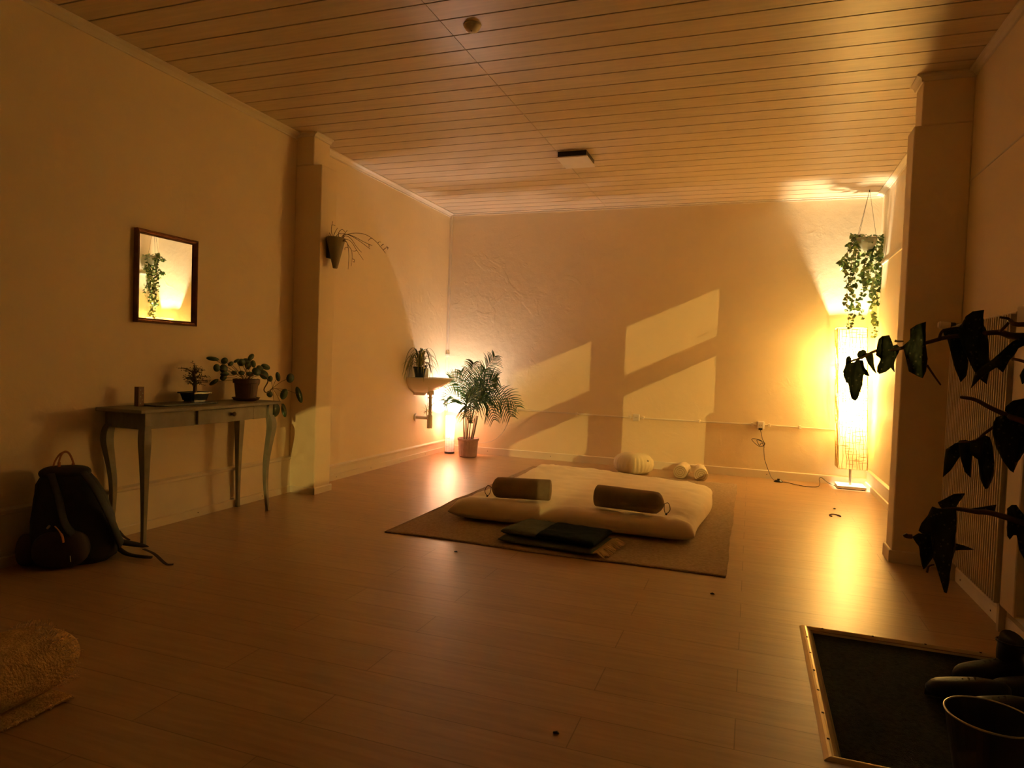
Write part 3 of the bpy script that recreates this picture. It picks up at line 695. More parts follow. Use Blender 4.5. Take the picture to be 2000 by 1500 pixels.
# ------------------------------------------------------------------ wall planter on the left nib
wc = Vector((-3.345, 4.765, 2.03))
t = thing('wall_planter', 'conical clay wall planter with wiry trailing stems, hung on the left nib', 'planter', (-3.345, 4.765, 1.87))
prof = [(.016, 1.865 - 1.865), (.022, .004), (.050, .11), (.083, .235), (.087, .250), (.080, .252), (.074, .235), (0, .225)]
cpm = MB().lathe(prof, (-3.345 + .070, 4.765, 1.865), 26, sx=.85)
cpm.build('pot', M['clay'], t, smooth=False)
MB().box((-3.345, 4.735, 1.95), (-3.325, 4.795, 2.09)).build('bracket', M['slate'], t)
MB().lathe([(.075, 0), (0, .006)], (-3.275, 4.765, 2.092), 16, sx=.85).build('soil', M['soil'], t)
st = MB()
sm7 = lambda cx, cy, yy=4.765: at(620 + cx / 12.5, 420 + cy / 12.5, 1, yy)
for pl in ([(370, 570), (260, 540), (110, 450)], [(350, 560), (210, 450), (120, 395)], [(360, 560), (270, 400), (180, 255)], [(370, 560), (340, 350), (372, 150)], [(380, 560), (430, 420), (495, 310)], [(345, 250), (390, 245), (435, 260)],
           [(400, 570), (520, 460), (600, 460), (690, 450)], [(520, 600), (520, 430), (600, 350), (680, 420)], [(560, 600), (600, 520), (650, 470), (730, 370)], [(590, 610), (640, 500), (780, 460), (960, 440), (1180, 480), (1400, 620), (1560, 800), (1665, 935)],
           [(600, 620), (660, 480), (820, 510), (1060, 660), (1285, 830)], [(600, 620), (680, 470), (900, 530), (1120, 650), (1340, 750)], [(610, 620), (680, 510), (820, 580), (950, 770), (1075, 910)], [(600, 625), (700, 590), (830, 660), (960, 860), (1120, 1095)],
           [(610, 630), (690, 630), (760, 750), (830, 860), (850, 1040), (825, 1250)], [(620, 640), (700, 650), (745, 750), (765, 1000), (750, 1325)], [(745, 790), (680, 795), (668, 850)], [(960, 860), (900, 885), (855, 870)], [(1340, 560), (1270, 590), (1240, 630)],
           [(1480, 680), (1510, 655), (1550, 665)], [(1560, 760), (1590, 720), (1620, 715)], [(1610, 850), (1680, 800), (1745, 805)], [(1690, 760), (1715, 800), (1715, 845)], [(850, 1070), (895, 1090), (900, 1150), (870, 1130)], [(1250, 720), (1265, 750), (1255, 790)]):
    dy = U(-.03, .03); P = spline([sm7(*q, 4.765 + dy * i / max(1, len(pl) - 1)) for i, q in enumerate(pl)], 5); st.tube(P, [.0028 * (1 - .45 * i / len(P)) for i in range(len(P))], 5)
st.build('stems', M['twig'], t)

# ------------------------------------------------------------------ sink
t = thing('wash_basin', 'white porcelain hand basin with a chrome-less trap on the left wall', 'sink', (XL, 6.86, .93))
t['label'] = 'white porcelain hand basin with bottle trap on the left wall near the corner'
SY, SZ = 6.86, .935; n = 32; vs = []
rings = [(.225, .43, 0), (.232, .44, -.012), (.225, .425, -.035), (.205, .37, -.075), (.165, .28, -.125), (.10, .19, -.16), (.05, .14, -.178), (.045, .125, -.20), (.032, .115, -.205)]
inner = [(.20, .40, -.002), (.185, .37, -.03), (.14, .29, -.09), (.07, .19, -.12), (.0, .12, -.122)]
def dshape(hw, dp, z):
    P = []
    for k in range(n):
        a_ = PI * k / (n - 1); P.append((XL + dp * abs(math.sin(a_)) ** .75, SY + hw * math.cos(a_), SZ + z))
    return P
allr = list(reversed(inner)) + rings
for q in allr:
    if q in inner:
        P = [(XL + .045 + (q[1] - .045) * abs(math.sin(PI * k / (n - 1))) ** .75, SY + q[0] * math.cos(PI * k / (n - 1)), SZ + q[2]) for k in range(n)]
    else: P = dshape(*q)
    vs += P
MB().add(vs, [(i * n + k, i * n + (k + 1) % n, (i + 1) * n + (k + 1) % n, (i + 1) * n + k) for i in range(len(allr) - 1) for k in range(n)] + [tuple(range((len(allr) - 1) * n, len(allr) * n))]).build('basin', M['porcelain'], t, smooth=True)
px_, py_ = XL + .215, SY + .01
tr = MB().tube([(px_ - .03, py_, .80), (px_ - .03, py_, .74)], .040, 16).tube([(px_ - .03, py_, .745), (px_ - .03, py_, .50)], .019, 14).tube([(px_ - .03, py_, .715), (px_ - .03, py_, .70)], .028, 14)
tr.build('drain_pipe', M['plastic_white'], t, smooth=False)
MB().tube([(px_ - .03, py_, .51), (px_ - .03, py_, .365), (px_ - .03, py_, .36)], [.031, .031, .026], 18).build('bottle_trap', M['plastic_white'], t)
MB().tube([(XL + .002, py_, .475), (px_ - .05, py_, .475)], .019, 14).tube([(XL + .002, py_, .475), (XL + .018, py_, .475)], .045, 18).build('waste_pipe', M['plastic_white'], t)

t = thing('spider_plant', 'spider plant with arching striped leaves in a dark pot on the basin rim', 'potted plant', (-3.50, 6.735, .938))
SP = Vector((-3.485, 6.735, .937))
MB().lathe([(0, 0), (.052, 0), (.070, .095), (.078, .10), (.078, .118), (.070, .118), (.066, .10), (0, .098)], tuple(SP), 22).build('pot', M['blue_glaze'], t)
sl = MB()
def blade(mb, P, w, up=Vector((0, 0, 1))):
    vs = []; m_ = len(P)
    for i, p in enumerate(P):
        t_ = (P[min(i + 1, m_ - 1)] - P[max(i - 1, 0)]).normalized(); s_ = t_.cross(up)
        s_ = s_.normalized() if s_.length > 1e-4 else Vector((1, 0, 0))
        f = i / (m_ - 1); ww = w * (min(1, .5 + f * 3) if f < .3 else (1 - (f - .3) / .7) ** .7) * .5 + .0004
        nn = s_.cross(t_) * ww * .35
        vs += [p + s_ * ww + nn, p, p - s_ * ww + nn]
    mb.add(vs, [(i * 3 + j, i * 3 + j + 1, (i + 1) * 3 + j + 1, (i + 1) * 3 + j) for i in range(m_ - 1) for j in range(2)])
for k in range(52):
    an = U(0, 2 * PI); rr = U(.12, .32); hgt = U(.04, .22); dr_ = U(-.10, .10) - (rr - .12) * .4
    dx = math.cos(an) * rr * .8
    if SP.x + dx < XL + .01: dx = XL + .012 - SP.x + U(0, .02)
    dv = Vector((dx, math.sin(an) * rr, 0)); b = SP + Vector((0, 0, .10))
    blade(sl, spline([b, b + dv * .35 + Vector((0, 0, hgt)), b + dv * .75 + Vector((0, 0, hgt * .8 + dr_ * .25)), b + dv + Vector((0, 0, dr_))], 5), U(.014, .021))
for q in ((.14, .05), (-.02, .12)):                                      # hanging runners with offsets
    b = SP + Vector((.07, q[0] * .4, .10)); e = SP + Vector((.11, q[0], -.25 - q[1]))
    P = spline([b, b + Vector((.05, 0, .02)), (b + e) / 2 + Vector((.03, 0, 0)), e], 5); sl.tube(P, .002, 5)
    for k in range(14):
        d = Vector((U(-1, 1), U(-1, 1), U(-1.3, .6))).normalized() * U(.05, .10); blade(sl, spline([e, e + d * .6 + Vector((0, 0, .012)), e + d], 3), .007)
sl.build('foliage', M['spider'], t, smooth=True)
t = thing('soap_bottle', 'small soap dispenser with a black pump on the hand basin', 'soap dispenser', (-3.53, 6.97, .935))
MB().lathe([(0, 0), (.028, 0), (.030, .01), (.030, .085), (.022, .105), (.010, .112), (.010, .12), (0, .12)], (-3.53, 6.97, .935), 18).build('bottle', M['milk'], t, smooth=True)
MB().lathe([(0, .118), (.014, .118), (.014, .135), (.005, .137), (.005, .16), (.012, .162), (.012, .172), (0, .172)], (-3.53, 6.97, .935), 14).box((-3.53, 6.965, 1.097), (-3.49, 6.975, 1.105)).build('pump', M['plastic_black'], t)

# ------------------------------------------------------------------ corner lamp
LX, LY = CBULB.x, CBULB.y
t = thing('corner_table_lamp', 'short column lamp with a salmon paper shade on the floor, back left corner', 'lamp', (LX, LY, 0))
MB().lathe([(0, 0), (.062, 0), (.062, .018), (.056, .024), (0, .024)], (LX, LY, 0), 28).build('base', M['plastic_black'], t)
MB().lathe([(.056, .024), (.0565, .46)], (LX, LY, 0), 28).v and None
sh = MB(); n = 28; vs = [(LX + .056 * math.cos(2 * PI * k / n), LY + .056 * math.sin(2 * PI * k / n), z) for z in (.026, .16, .31, .455) for k in range(n)]
sh.add(vs, [(i * n + k, i * n + (k + 1) % n, (i + 1) * n + (k + 1) % n, (i + 1) * n + k) for i in range(3) for k in range(n)]).build('lamp_shade', M['pink_paper'], t, smooth=True)
th = MB()
for k in range(26):
    z = .04 + k * .0155; a0 = U(0, 6.28); th.tube([(LX + .0575 * math.cos(a0 + j * .14), LY + .0575 * math.sin(a0 + j * .14), z + j * U(-.0006, .0010)) for j in range(int(U(8, 26)))], .0011, 4)
for k in range(10):
    a0 = 2 * PI * k / 10; th.tube([(LX + .0578 * math.cos(a0 + .04 * math.sin(z * 30)), LY + .0578 * math.sin(a0 + .04 * math.sin(z * 30)), z) for z in [.03 + .03 * j for j in range(15)]], .0011, 4)
th.build('thread_pattern', M['dark_cord'], t)
MB().lathe([(0, -.022), (.015, -.016), (.021, 0), (.015, .016), (0, .022)], (0, 0, 0), 16)
bl = MB().tube([(LX, LY, .02), (LX, LY, .34)], .006, 8).build('stem', M['plastic_white'], t)

# white flex from the lamp to the conduit
o = MB().tube(spline([(LX + .06, LY + .05, .012), (-3.30, 7.60, .06), (-3.12, 7.625, .13), (-2.95, 7.635, .17), (-2.82, 7.635, .27), (-2.75, 7.635, .40), (-2.70, 7.63, .52), (-2.665, 7.635, .565)], 6), .004, 6).build('lamp_flex', M['cord_white'])
tag(o, 'thin white lamp flex rising along the back wall behind the palm', 'cord')

# ------------------------------------------------------------------ palm
PX, PY = -3.14, 7.36
t = thing('potted_palm', 'feathery green palm in a dusty pink woven pot in the back left corner', 'potted plant', (PX, PY, 0))
MB().lathe([(0, .0), (.095, .0), (.105, .01), (.118, .19), (.128, .20), (.128, .222), (.116, .222), (.112, .20), (0, .195)], (PX, PY, 0), 40, fn=lambda a, z: 1 + .012 * math.sin(a * 22 + z * 120)).build('pot', M['woven'], t)
cn = MB()
for k in range(9):
    a_ = k * 2.4; b = Vector((PX + .05 * math.cos(a_), PY + .05 * math.sin(a_), .19)); cn.tube([b, b + Vector((.02 * math.cos(a_) + .01, .01 * math.sin(a_), .14)), b + Vector((.04 * math.cos(a_) + .02, .02 * math.sin(a_), .30))], [.008, .007, .005], 7)
cn.build('canes', M['cane'], t)
fronds = [  # tip in photo-plane metres: dx, dy, z ; arch
    (.30, .02, 1.21, .10), (.08, -.10, 1.12, .08), (-.10, -.05, 1.02, .06), (.36, -.05, .96, .14), (.40, -.18, .90, .12), (.62, -.05, .62, .22), (.60, -.20, .52, .26), (-.26, -.02, .92, .14), (-.24, -.20, .66, .16),
    (.20, -.32, .60, .22), (.44, -.30, .48, .25), (.16, .06, 1.05, .08), (.30, -.25, .80, .18), (.12, -.38, .50, .2)]
for dx, dy, z, arch in fronds:
    b = Vector((PX + .02 + dx * .05, PY + dy * .1, .40)); e = Vector((PX + dx, min(PY + dy, 7.60), z)); mid = (b + e) / 2 + Vector((-dx * .16, 0, arch * .9))
    P = spline([b, (b + mid) / 2 + Vector((0, 0, arch * .3)), mid, (mid + e) / 2 + Vector((dx * .06, 0, arch * .35)), e], 8); f = MB()
    f.tube(P, [.0035 * (1 - .7 * i / len(P)) for i in range(len(P))], 5); m_ = len(P)
    for i in range(10, m_ - 1):
        for h_ in (0,):
            p = P[i].lerp(P[i + 1], h_); t_ = (P[i + 1] - P[i - 1]).normalized(); q = (i - 10) / (m_ - 11)
            side = t_.cross(Vector((0, -1, .35))).normalized(); L_ = (.10 + .12 * math.sin(PI * min(1, q * .9 + .15))) * U(.85, 1.1)
            for s_ in (-1, 1):
                d = (t_ * .62 + side * s_ * .75 + Vector((0, U(-.2, .2), -.08))).normalized()
                e2 = p + d * L_ + Vector((0, 0, -L_ * .18))
                if e2.y > YB - .01: e2.y = YB - .012
                if e2.x < XL + .01: e2.x = XL + .012
                blade(f, spline([p, p + d * L_ * .5 + Vector((0, 0, L_ * .03)), e2], 3), .0100, Vector((0, -1, .4)))
    f.build('frond', M['palm'], t, smooth=True)

# ------------------------------------------------------------------ conduit with sockets on the back wall
t = thing('wall_conduit', 'cream surface conduit running along the back wall with clips', 'conduit', (-.9, YB, .565))
MB().tube([(-2.655, YB - .016, .572), (-1.25, YB - .016, .560)], .010, 10).tube([(-1.16, YB - .016, .560), (.07, YB - .016, .566)], .010, 10).tube([(.16, YB - .012, .568), (XR - .03, YB - .012, .560)], .0065, 10).build('pipe', M['trim'], t)
MB().tube(spline([(-2.655, YB - .016, .572), (-2.675, YB - .018, .555), (-2.685, YB - .016, .50)], 4), .010, 8).build('elbow', M['trim'], t)
for x in (-2.63, -1.90, -1.28, -1.13, -.52, .03, .20, .50): MB().box((x - .012, YB - .030, .548), (x + .012, YB, .584)).build('clip', M['trim'], t, bevel=.004)
def socket(x, lab):
    t = thing('wall_socket', lab, 'socket', (x, YB, .565), 'sockets on the back wall conduit')
    MB().box((x - .036, YB - .045, .525), (x + .036, YB, .605)).build('housing', M['plastic_white'], t, bevel=.006)
    MB().box((x - .028, YB - .048, .532), (x + .028, YB - .045, .598)).build('face_plate', M['plastic_white'], t, bevel=.002)
    MB().box((x - .012, YB - .049, .562), (x - .007, YB - .048, .568)).box((x + .007, YB - .049, .562), (x + .012, YB - .048, .568)).build('socket_holes', M['plastic_black'], t)
    return t
socket(-1.205, 'small white socket on the conduit with nothing plugged in, below the window light')
s2 = socket(.115, 'small white socket on the conduit with the black lamp cord plugged in')
# black lamp cord
t = thing('power_cord', 'black power cord with a foot switch running from socket to paper floor lamp', 'cord', (.4, 7.45, 0))
c5 = lambda cx, cy, a, v: at(1450 + cx / 8, 800 + cy / 8, a, v)
YW = YB - .045
MB().box((.095, YB - .062, .515), (.135, YB - .030, .535)).build('plug', M['plastic_black'], t, bevel=.003)
P = spline([(.115, YW, .52), c5(310, 450, 1, YW), c5(340, 520, 1, YW), c5(335, 620, 1, YW), c5(345, 760, 1, YW), c5(380, 880, 1, YW), c5(430, 1010, 1, YW - .01), c5(470, 1080, 1, YW - .06), c5(510, 1110, 2, .014)], 6)
MB().tube(P, .0032, 6).build('cord', M['plastic_black'], t)
P = spline([c5(340, 510, 1, YW), c5(250, 465, 1, YW - .01), c5(145, 460, 1, YW - .015), c5(200, 530, 1, YW - .01), c5(270, 575, 1, YW), c5(335, 560, 1, YW - .01), c5(350, 520, 1, YW - .02), c5(290, 530, 1, YW - .02), c5(265, 560, 1, YW), c5(225, 475, 1, YW), c5(300, 500, 1, YW), c5(340, 590, 1, YW)], 6)
MB().tube(P, .0032, 6).build('cord_bundle', M['plastic_black'], t)
fsw = c5(562, 1115, 2, .012)
MB().lathe([(0, 0), (.036, 0), (.038, .008), (.022, .022), (0, .024)], (fsw.x, fsw.y, .0), 18, sx=1.2, sy=.7).lathe([(.012, .02), (.013, .036), (0, .037)], (fsw.x, fsw.y, 0), 14).build('foot_switch', M['plastic_black'], t)
P = spline([(fsw.x + .03, fsw.y, .006), c5(700, 1140, 2, .004), c5(850, 1175, 2, .004), c5(1000, 1200, 2, .004), c5(1165, 1205, 2, .004), c5(1210, 1160, 2, .02), c5(1200, 1080, 2, .055), c5(1240, 1065, 2, .065), c5(1320, 1130, 2, .035), c5(1430, 1185, 2, .010), (.868, 7.42, .012)], 6)
MB().tube(P, .0030, 6).build('floor_cord', M['plastic_black'], t)

# ------------------------------------------------------------------ paper floor lamp
FX, FY = 0.980, 7.485
t = thing('paper_floor_lamp', 'tall glowing square paper floor lamp on a pale square base in the right corner', 'lamp', (FX, FY, 0))
MB().box((.850, 7.350, .008), (1.110, 7.610, .034)).build('base', M['radiator'], t, bevel=.003)
for q in ((1.07, 7.36), (.86, 7.36), (1.07, 7.57), (.86, 7.57)): MB().box((q[0], q[1], 0), (q[0] + .03, q[1] + .03, .008)).build('foot', M['plastic_black'], t)
MB().tube([(FX, FY, .03), (FX - .036, FY, 1.12)], .012, 14).build('pole', M['steel'], t)
def shx(z): return FX - (z - .2) / 1.4 * .065
ZS0, ZS1, HW = .205, 1.602, .130
def shade_pt(face, s, z, off=0):
    wob = .0045 * math.sin(z * 9 + face * 2) + .003 * math.sin(z * 23 + s * 5 + face)
    h = HW + off + wob * (1 - (2 * s - 1) ** 2) * 1.0; q = (2 * s - 1) * (HW + off)
    x, y = [(q, -h), (h, q), (-q, h), (-h, -q)][face]
    return Vector((shx(z) + x, FY + y * .96, z))
ns, nz_ = 10, 60; vs = []; 
for j in range(nz_ + 1):
    z = ZS0 + (ZS1 - ZS0) * j / nz_
    for f in range(4):
        for i in range(ns): vs.append(shade_pt(f, i / ns, z))
N4 = 4 * ns
MB().add(vs, [(j * N4 + k, j * N4 + (k + 1) % N4, (j + 1) * N4 + (k + 1) % N4, (j + 1) * N4 + k) for j in range(nz_) for k in range(N4)]).build('lamp_shade', M['paper'], t, smooth=False)
cm = MB()
for f in range(4):
    for k in range(9):
        s0 = .04 + k * .115; off = .002
        cm.tube([shade_pt(f, min(.985, max(.015, s0 + .022 * math.sin(z * 14 + k * 2.1 + f) + .012 * math.sin(z * 41 + k))), z, off) for z in [ZS0 + .03 * j for j in range(47)]], .0021, 4)
    for k in range(120):
        z = U(ZS0 + .01, ZS1 - .01); s0 = U(0, .8); s1 = min(1, s0 + U(.12, .5))
        cm.tube([shade_pt(f, s0 + (s1 - s0) * j / 4, z + U(-.002, .002), .0022) for j in range(5)], .0019, 4)
cm.build('cord_pattern', M['paper_cord'], t)
wf = MB()
for z in (ZS0, ZS1): wf.tube([(shx(z) - HW, FY - HW * .96, z), (shx(z) + HW, FY - HW * .96, z), (shx(z) + HW, FY + HW * .96, z), (shx(z) - HW, FY + HW * .96, z), (shx(z) - HW, FY - HW * .96, z)], .0022, 5)
for a_, b_ in ((-1, -1), (1, -1), (1, 1), (-1, 1)): wf.tube([(shx(ZS0) + a_ * HW, FY + b_ * HW * .96, ZS0), (shx(ZS1) + a_ * HW, FY + b_ * HW * .96, ZS1)], .002, 5)
wf.tube([(shx(ZS0) - HW, FY, ZS0), (shx(ZS0) + HW, FY, ZS0)], .002, 5)
wf.build('wire_frame', M['paper_cord'], t)
MB().lathe([(0, -.09), (.018, -.09), (.018, -.045), (0, -.045)], tuple(BULB), 14).build('lamp_holder', M['plastic_white'], t)
MB().lathe([(0, -.09), (.018, -.09), (.018, -.045), (0, -.045)], tuple(BULB2), 14).build('lamp_holder', M['plastic_white'], t)

# ------------------------------------------------------------------ hanging plant
HP = Vector((1.005, 7.43, 2.44))
t = thing('hanging_plant', 'trailing variegated vine in a milky bowl hung from the ceiling above the paper lamp', 'hanging plant', (HP.x, HP.y, H))
hk = Vector((1.012, 7.44, H))
s_ = MB()
for a_ in (2.9, 3.6, 6.1): s_.tube([hk, HP + Vector((.085 * math.cos(a_), .085 * math.sin(a_), .04))], .0016, 5)
s_.tube([hk + Vector((0, 0, .0)), hk + Vector((0, 0, -.02))], .004, 6); s_.build('hanger_cords', M['stem'], t)
MB().lathe([(0, -.085), (.03, -.082), (.06, -.06), (.085, -.02), (.095, .02), (.096, .04), (.090, .04), (.085, .01), (0, 0.0)], tuple(HP), 28).build('bowl', M['milk'], t, smooth=True)
MB().lathe([(.088, .018), (0, .03)], tuple(HP), 18).build('soil', M['soil'], t)
h6 = lambda cx, cy, y=7.43: at(1600 + cx / 5.357, 380 + cy / 5.357, 1, y)
vines = [[(420, 430), (360, 500), (300, 600), (270, 760), (290, 950), (290, 1150), (310, 1280), (300, 1390)], [(430, 420), (380, 520), (340, 700), (330, 900), (345, 1080), (370, 1220), (340, 1390)], [(440, 430), (390, 560), (380, 760), (360, 950), (310, 1100)],
         [(480, 430), (420, 560), (400, 700), (360, 830), (350, 1000)], [(520, 440), (510, 560), (480, 700), (470, 850), (465, 1010), (400, 1130), (350, 1200)], [(540, 440), (550, 570), (535, 700), (520, 850), (500, 1000)], [(545, 430), (545, 620), (540, 800), (545, 1000), (555, 1120), (540, 1250), (590, 1350), (580, 1460), (565, 1500)],
         [(600, 430), (640, 500), (655, 600), (620, 720), (640, 870), (640, 960), (665, 1100), (700, 1150)], [(570, 420), (600, 560), (590, 740), (600, 860)], [(430, 430), (390, 460), (340, 420)], [(360, 500), (300, 530)], [(400, 1130), (430, 1200), (460, 1290)], [(640, 430), (670, 430)], [(640, 640), (700, 640)], [(280, 730), (240, 720), (200, 715)], [(600, 800), (570, 900), (560, 960), (550, 1060)]]
vm = MB(); l1 = MB(); l2 = MB()
def heart(mb, p, d, up, L_):
    d = Vector(d).normalized(); s_ = d.cross(Vector(up))
    if s_.length < 1e-3: s_ = d.orthogonal()
    s_.normalize(); nn = s_.cross(d); p = Vector(p)
    o_ = [(0, 0), (-.08, .28), (.12, .46), (.45, .40), (.8, .16), (1, 0), (.8, -.16), (.45, -.40), (.12, -.46), (-.08, -.28)]
    mb.add([p + d * a * L_ + s_ * b * L_ + nn * abs(b) * L_ * .35 for a, b in o_] + [p + d * .45 * L_], [(i, (i + 1) % 10, 10) for i in range(10)])
for vi, v in enumerate(vines):
    yy = 7.43 + U(-.09, .09); P = spline([h6(*q, 7.43 + (yy - 7.43) * min(1, i / 2)) for i, q in enumerate(v)], 7)
    for p in P: p.x = min(p.x, XR - .02)
    vm.tube(P, [.0028 - .0016 * i / len(P) for i in range(len(P))], 5); m_ = len(P)
    dens = 1.0 if vi < 9 else .8
    for i in range(2 if len(v) < 4 else 6, m_):
        f = i / m_
        for q in range(2 if (f < .8 and R() < .4) else 1):
            if R() > dens: continue
            L_ = U(.030, .050) * (1 if f < .75 else .7)
            (heart(l1 if R() < .6 else l2, P[i] + Vector((U(-.018, .018), U(-.02, .02), U(-.01, .01))), (U(-1, 1), U(-.8, .5), U(-.9, .4)), (U(-.5, .5), -1, U(-.2, .8)), L_))
for k in range(60):
    a_ = U(0, 2 * PI); rr = U(.02, .12); p = HP + Vector((rr * math.cos(a_), rr * math.sin(a_), U(.0, .09) - rr * .25)); p.x = min(p.x, XR - .03)
    heart(l2 if R() < .6 else l1, p, (math.cos(a_), math.sin(a_), U(-.8, .2)), (0, -.6, 1), U(.03, .045))
heart(l2, h6(245, 715, 7.36), (-1, 0, -.05), (0, -1, .3), .065)
vm.build('vines', M['bark'], t); l1.build('light_foliage', M['vine'], t, smooth=False); l2.build('dark_foliage', M['vine2'], t, smooth=False)

# ------------------------------------------------------------------ ceiling fixtures
t = thing('ceiling_lamp', 'flat square unlit ceiling lamp with dark sides, on the board seam', 'ceiling lamp', (-1.52, 5.74, H))
MB().box((-1.645, 5.60, H - .045), (-1.395, 5.90, H)).build('housing', M['plastic_black'], t)
MB().box((-1.655, 5.585, H - .056), (-1.385, 5.915, H - .045)).build('diffuser', M['plastic_white'], t, bevel=.004)
t = thing('smoke_detector', 'small domed cream smoke detector on the ceiling boards near the top', 'smoke detector', (-1.50, 3.385, H))
MB().lathe([(0, -.040), (.018, -.038), (.036, -.026), (.046, -.010), (.050, 0), (0, 0)], (-1.50, 3.385, H), 28).build('dome', M['plastic_white'], t, smooth=True)
MB().lathe([(0, -.0425), (.003, -.041), (.003, -.038), (0, -.038)], (-1.497, 3.37, H), 8).build('sensor', M['plastic_black'], t)

# ------------------------------------------------------------------ radiator
t = thing('radiator', 'tall ribbed ivory radiator on the right wall behind the begonia', 'radiator', (1.12, 4.02, .12))
rb = MB(); RX = 1.085; k = 0; y = 3.56; rb.box((RX + .006, 3.56, .13), (RX + .03, 4.50, 1.45))
while y < 4.49: rb.prism([(RX + .008, y), (RX - .004, y + .006), (RX - .004, y + .018), (RX + .008, y + .024)], 1, 0, 1) if False else rb.box((RX - .014, y + .004, .14), (RX + .008, y + .017, 1.44)); y += .031
rb.build('ribbed_panel', M['radiator'], t, bevel=.003)
MB().box((RX + .004, 3.38, .135), (RX + .06, 3.555, 1.47)).build('side_cover', M['radiator'], t, bevel=.01)
MB().box((RX + .03, 3.56, .20), (RX + .055, 4.44, 1.38)).build('rear_panel', M['radiator'], t)
for q in ((3.7, 3.75), (4.3, 4.35)): MB().box((RX + .05, q[0], .5), (XR - .001, q[1], 1.2)).build('bracket', M['radiator'], t)
for q in (3.6, 4.40): MB().box((RX + .02, q, .0), (RX + .05, q + .03, .14)).build('foot', M['radiator'], t)
vk = thing('valve_tmp', '', None, (0, 0, 0)); bpy.data.objects.remove(vk)
MB().tube([(RX + .03, 4.50, 1.41), (RX + .03, 4.565, 1.41)], .012, 12).tube([(RX + .03, 4.565, 1.405), (RX + .03, 4.565, 1.46)], .013, 12).build('valve_body', M['steel'], t)
MB().tube([(RX + .015, 4.555, 1.445), (RX - .012, 4.555, 1.447)], .020, 14).build('valve_collar', M['plastic_black'], t)
MB().tube([(RX - .010, 4.555, 1.447), (RX - .060, 4.555, 1.450), (RX - .070, 4.555, 1.450)], [.021, .024, .018], 16).build('thermostat_knob', M['plastic_white'], t)

# ------------------------------------------------------------------ begonia
t = thing('begonia', 'tall begonia with dark spotted hanging leaves beside the camera at right', 'potted plant', (1.0, 1.75, 0))
t['label'] = 'tall begonia with dark spotted hanging leaves reaching in at the right edge'
POT = Vector((.99, 1.62, 0))
MB().lathe([(0, 0), (.10, 0), (.105, .01), (.135, .24), (.145, .245), (.145, .27), (.132, .27), (.128, .24), (0, .235)], tuple(POT), 30).build('pot', M['clay'], t)
MB().lathe([(.128, 0), (0, .01)], tuple(POT + Vector((0, 0, .24))), 20).build('soil', M['soil'], t)
k4 = lambda x, y: (1600 + x / 9.375, 640 + y / 9.375)
k6 = lambda x, y: (1600 + x / 2.42, 560 + y / 2.42)
k1 = lambda x, y: (1780 + x / 7.5, 560 + y / 7.5)
k2 = lambda x, y: (1860 + x / 6.25, 720 + y / 6.25)
k3 = lambda x, y: (1760 + x / 5.555, 930 + y / 5.555)
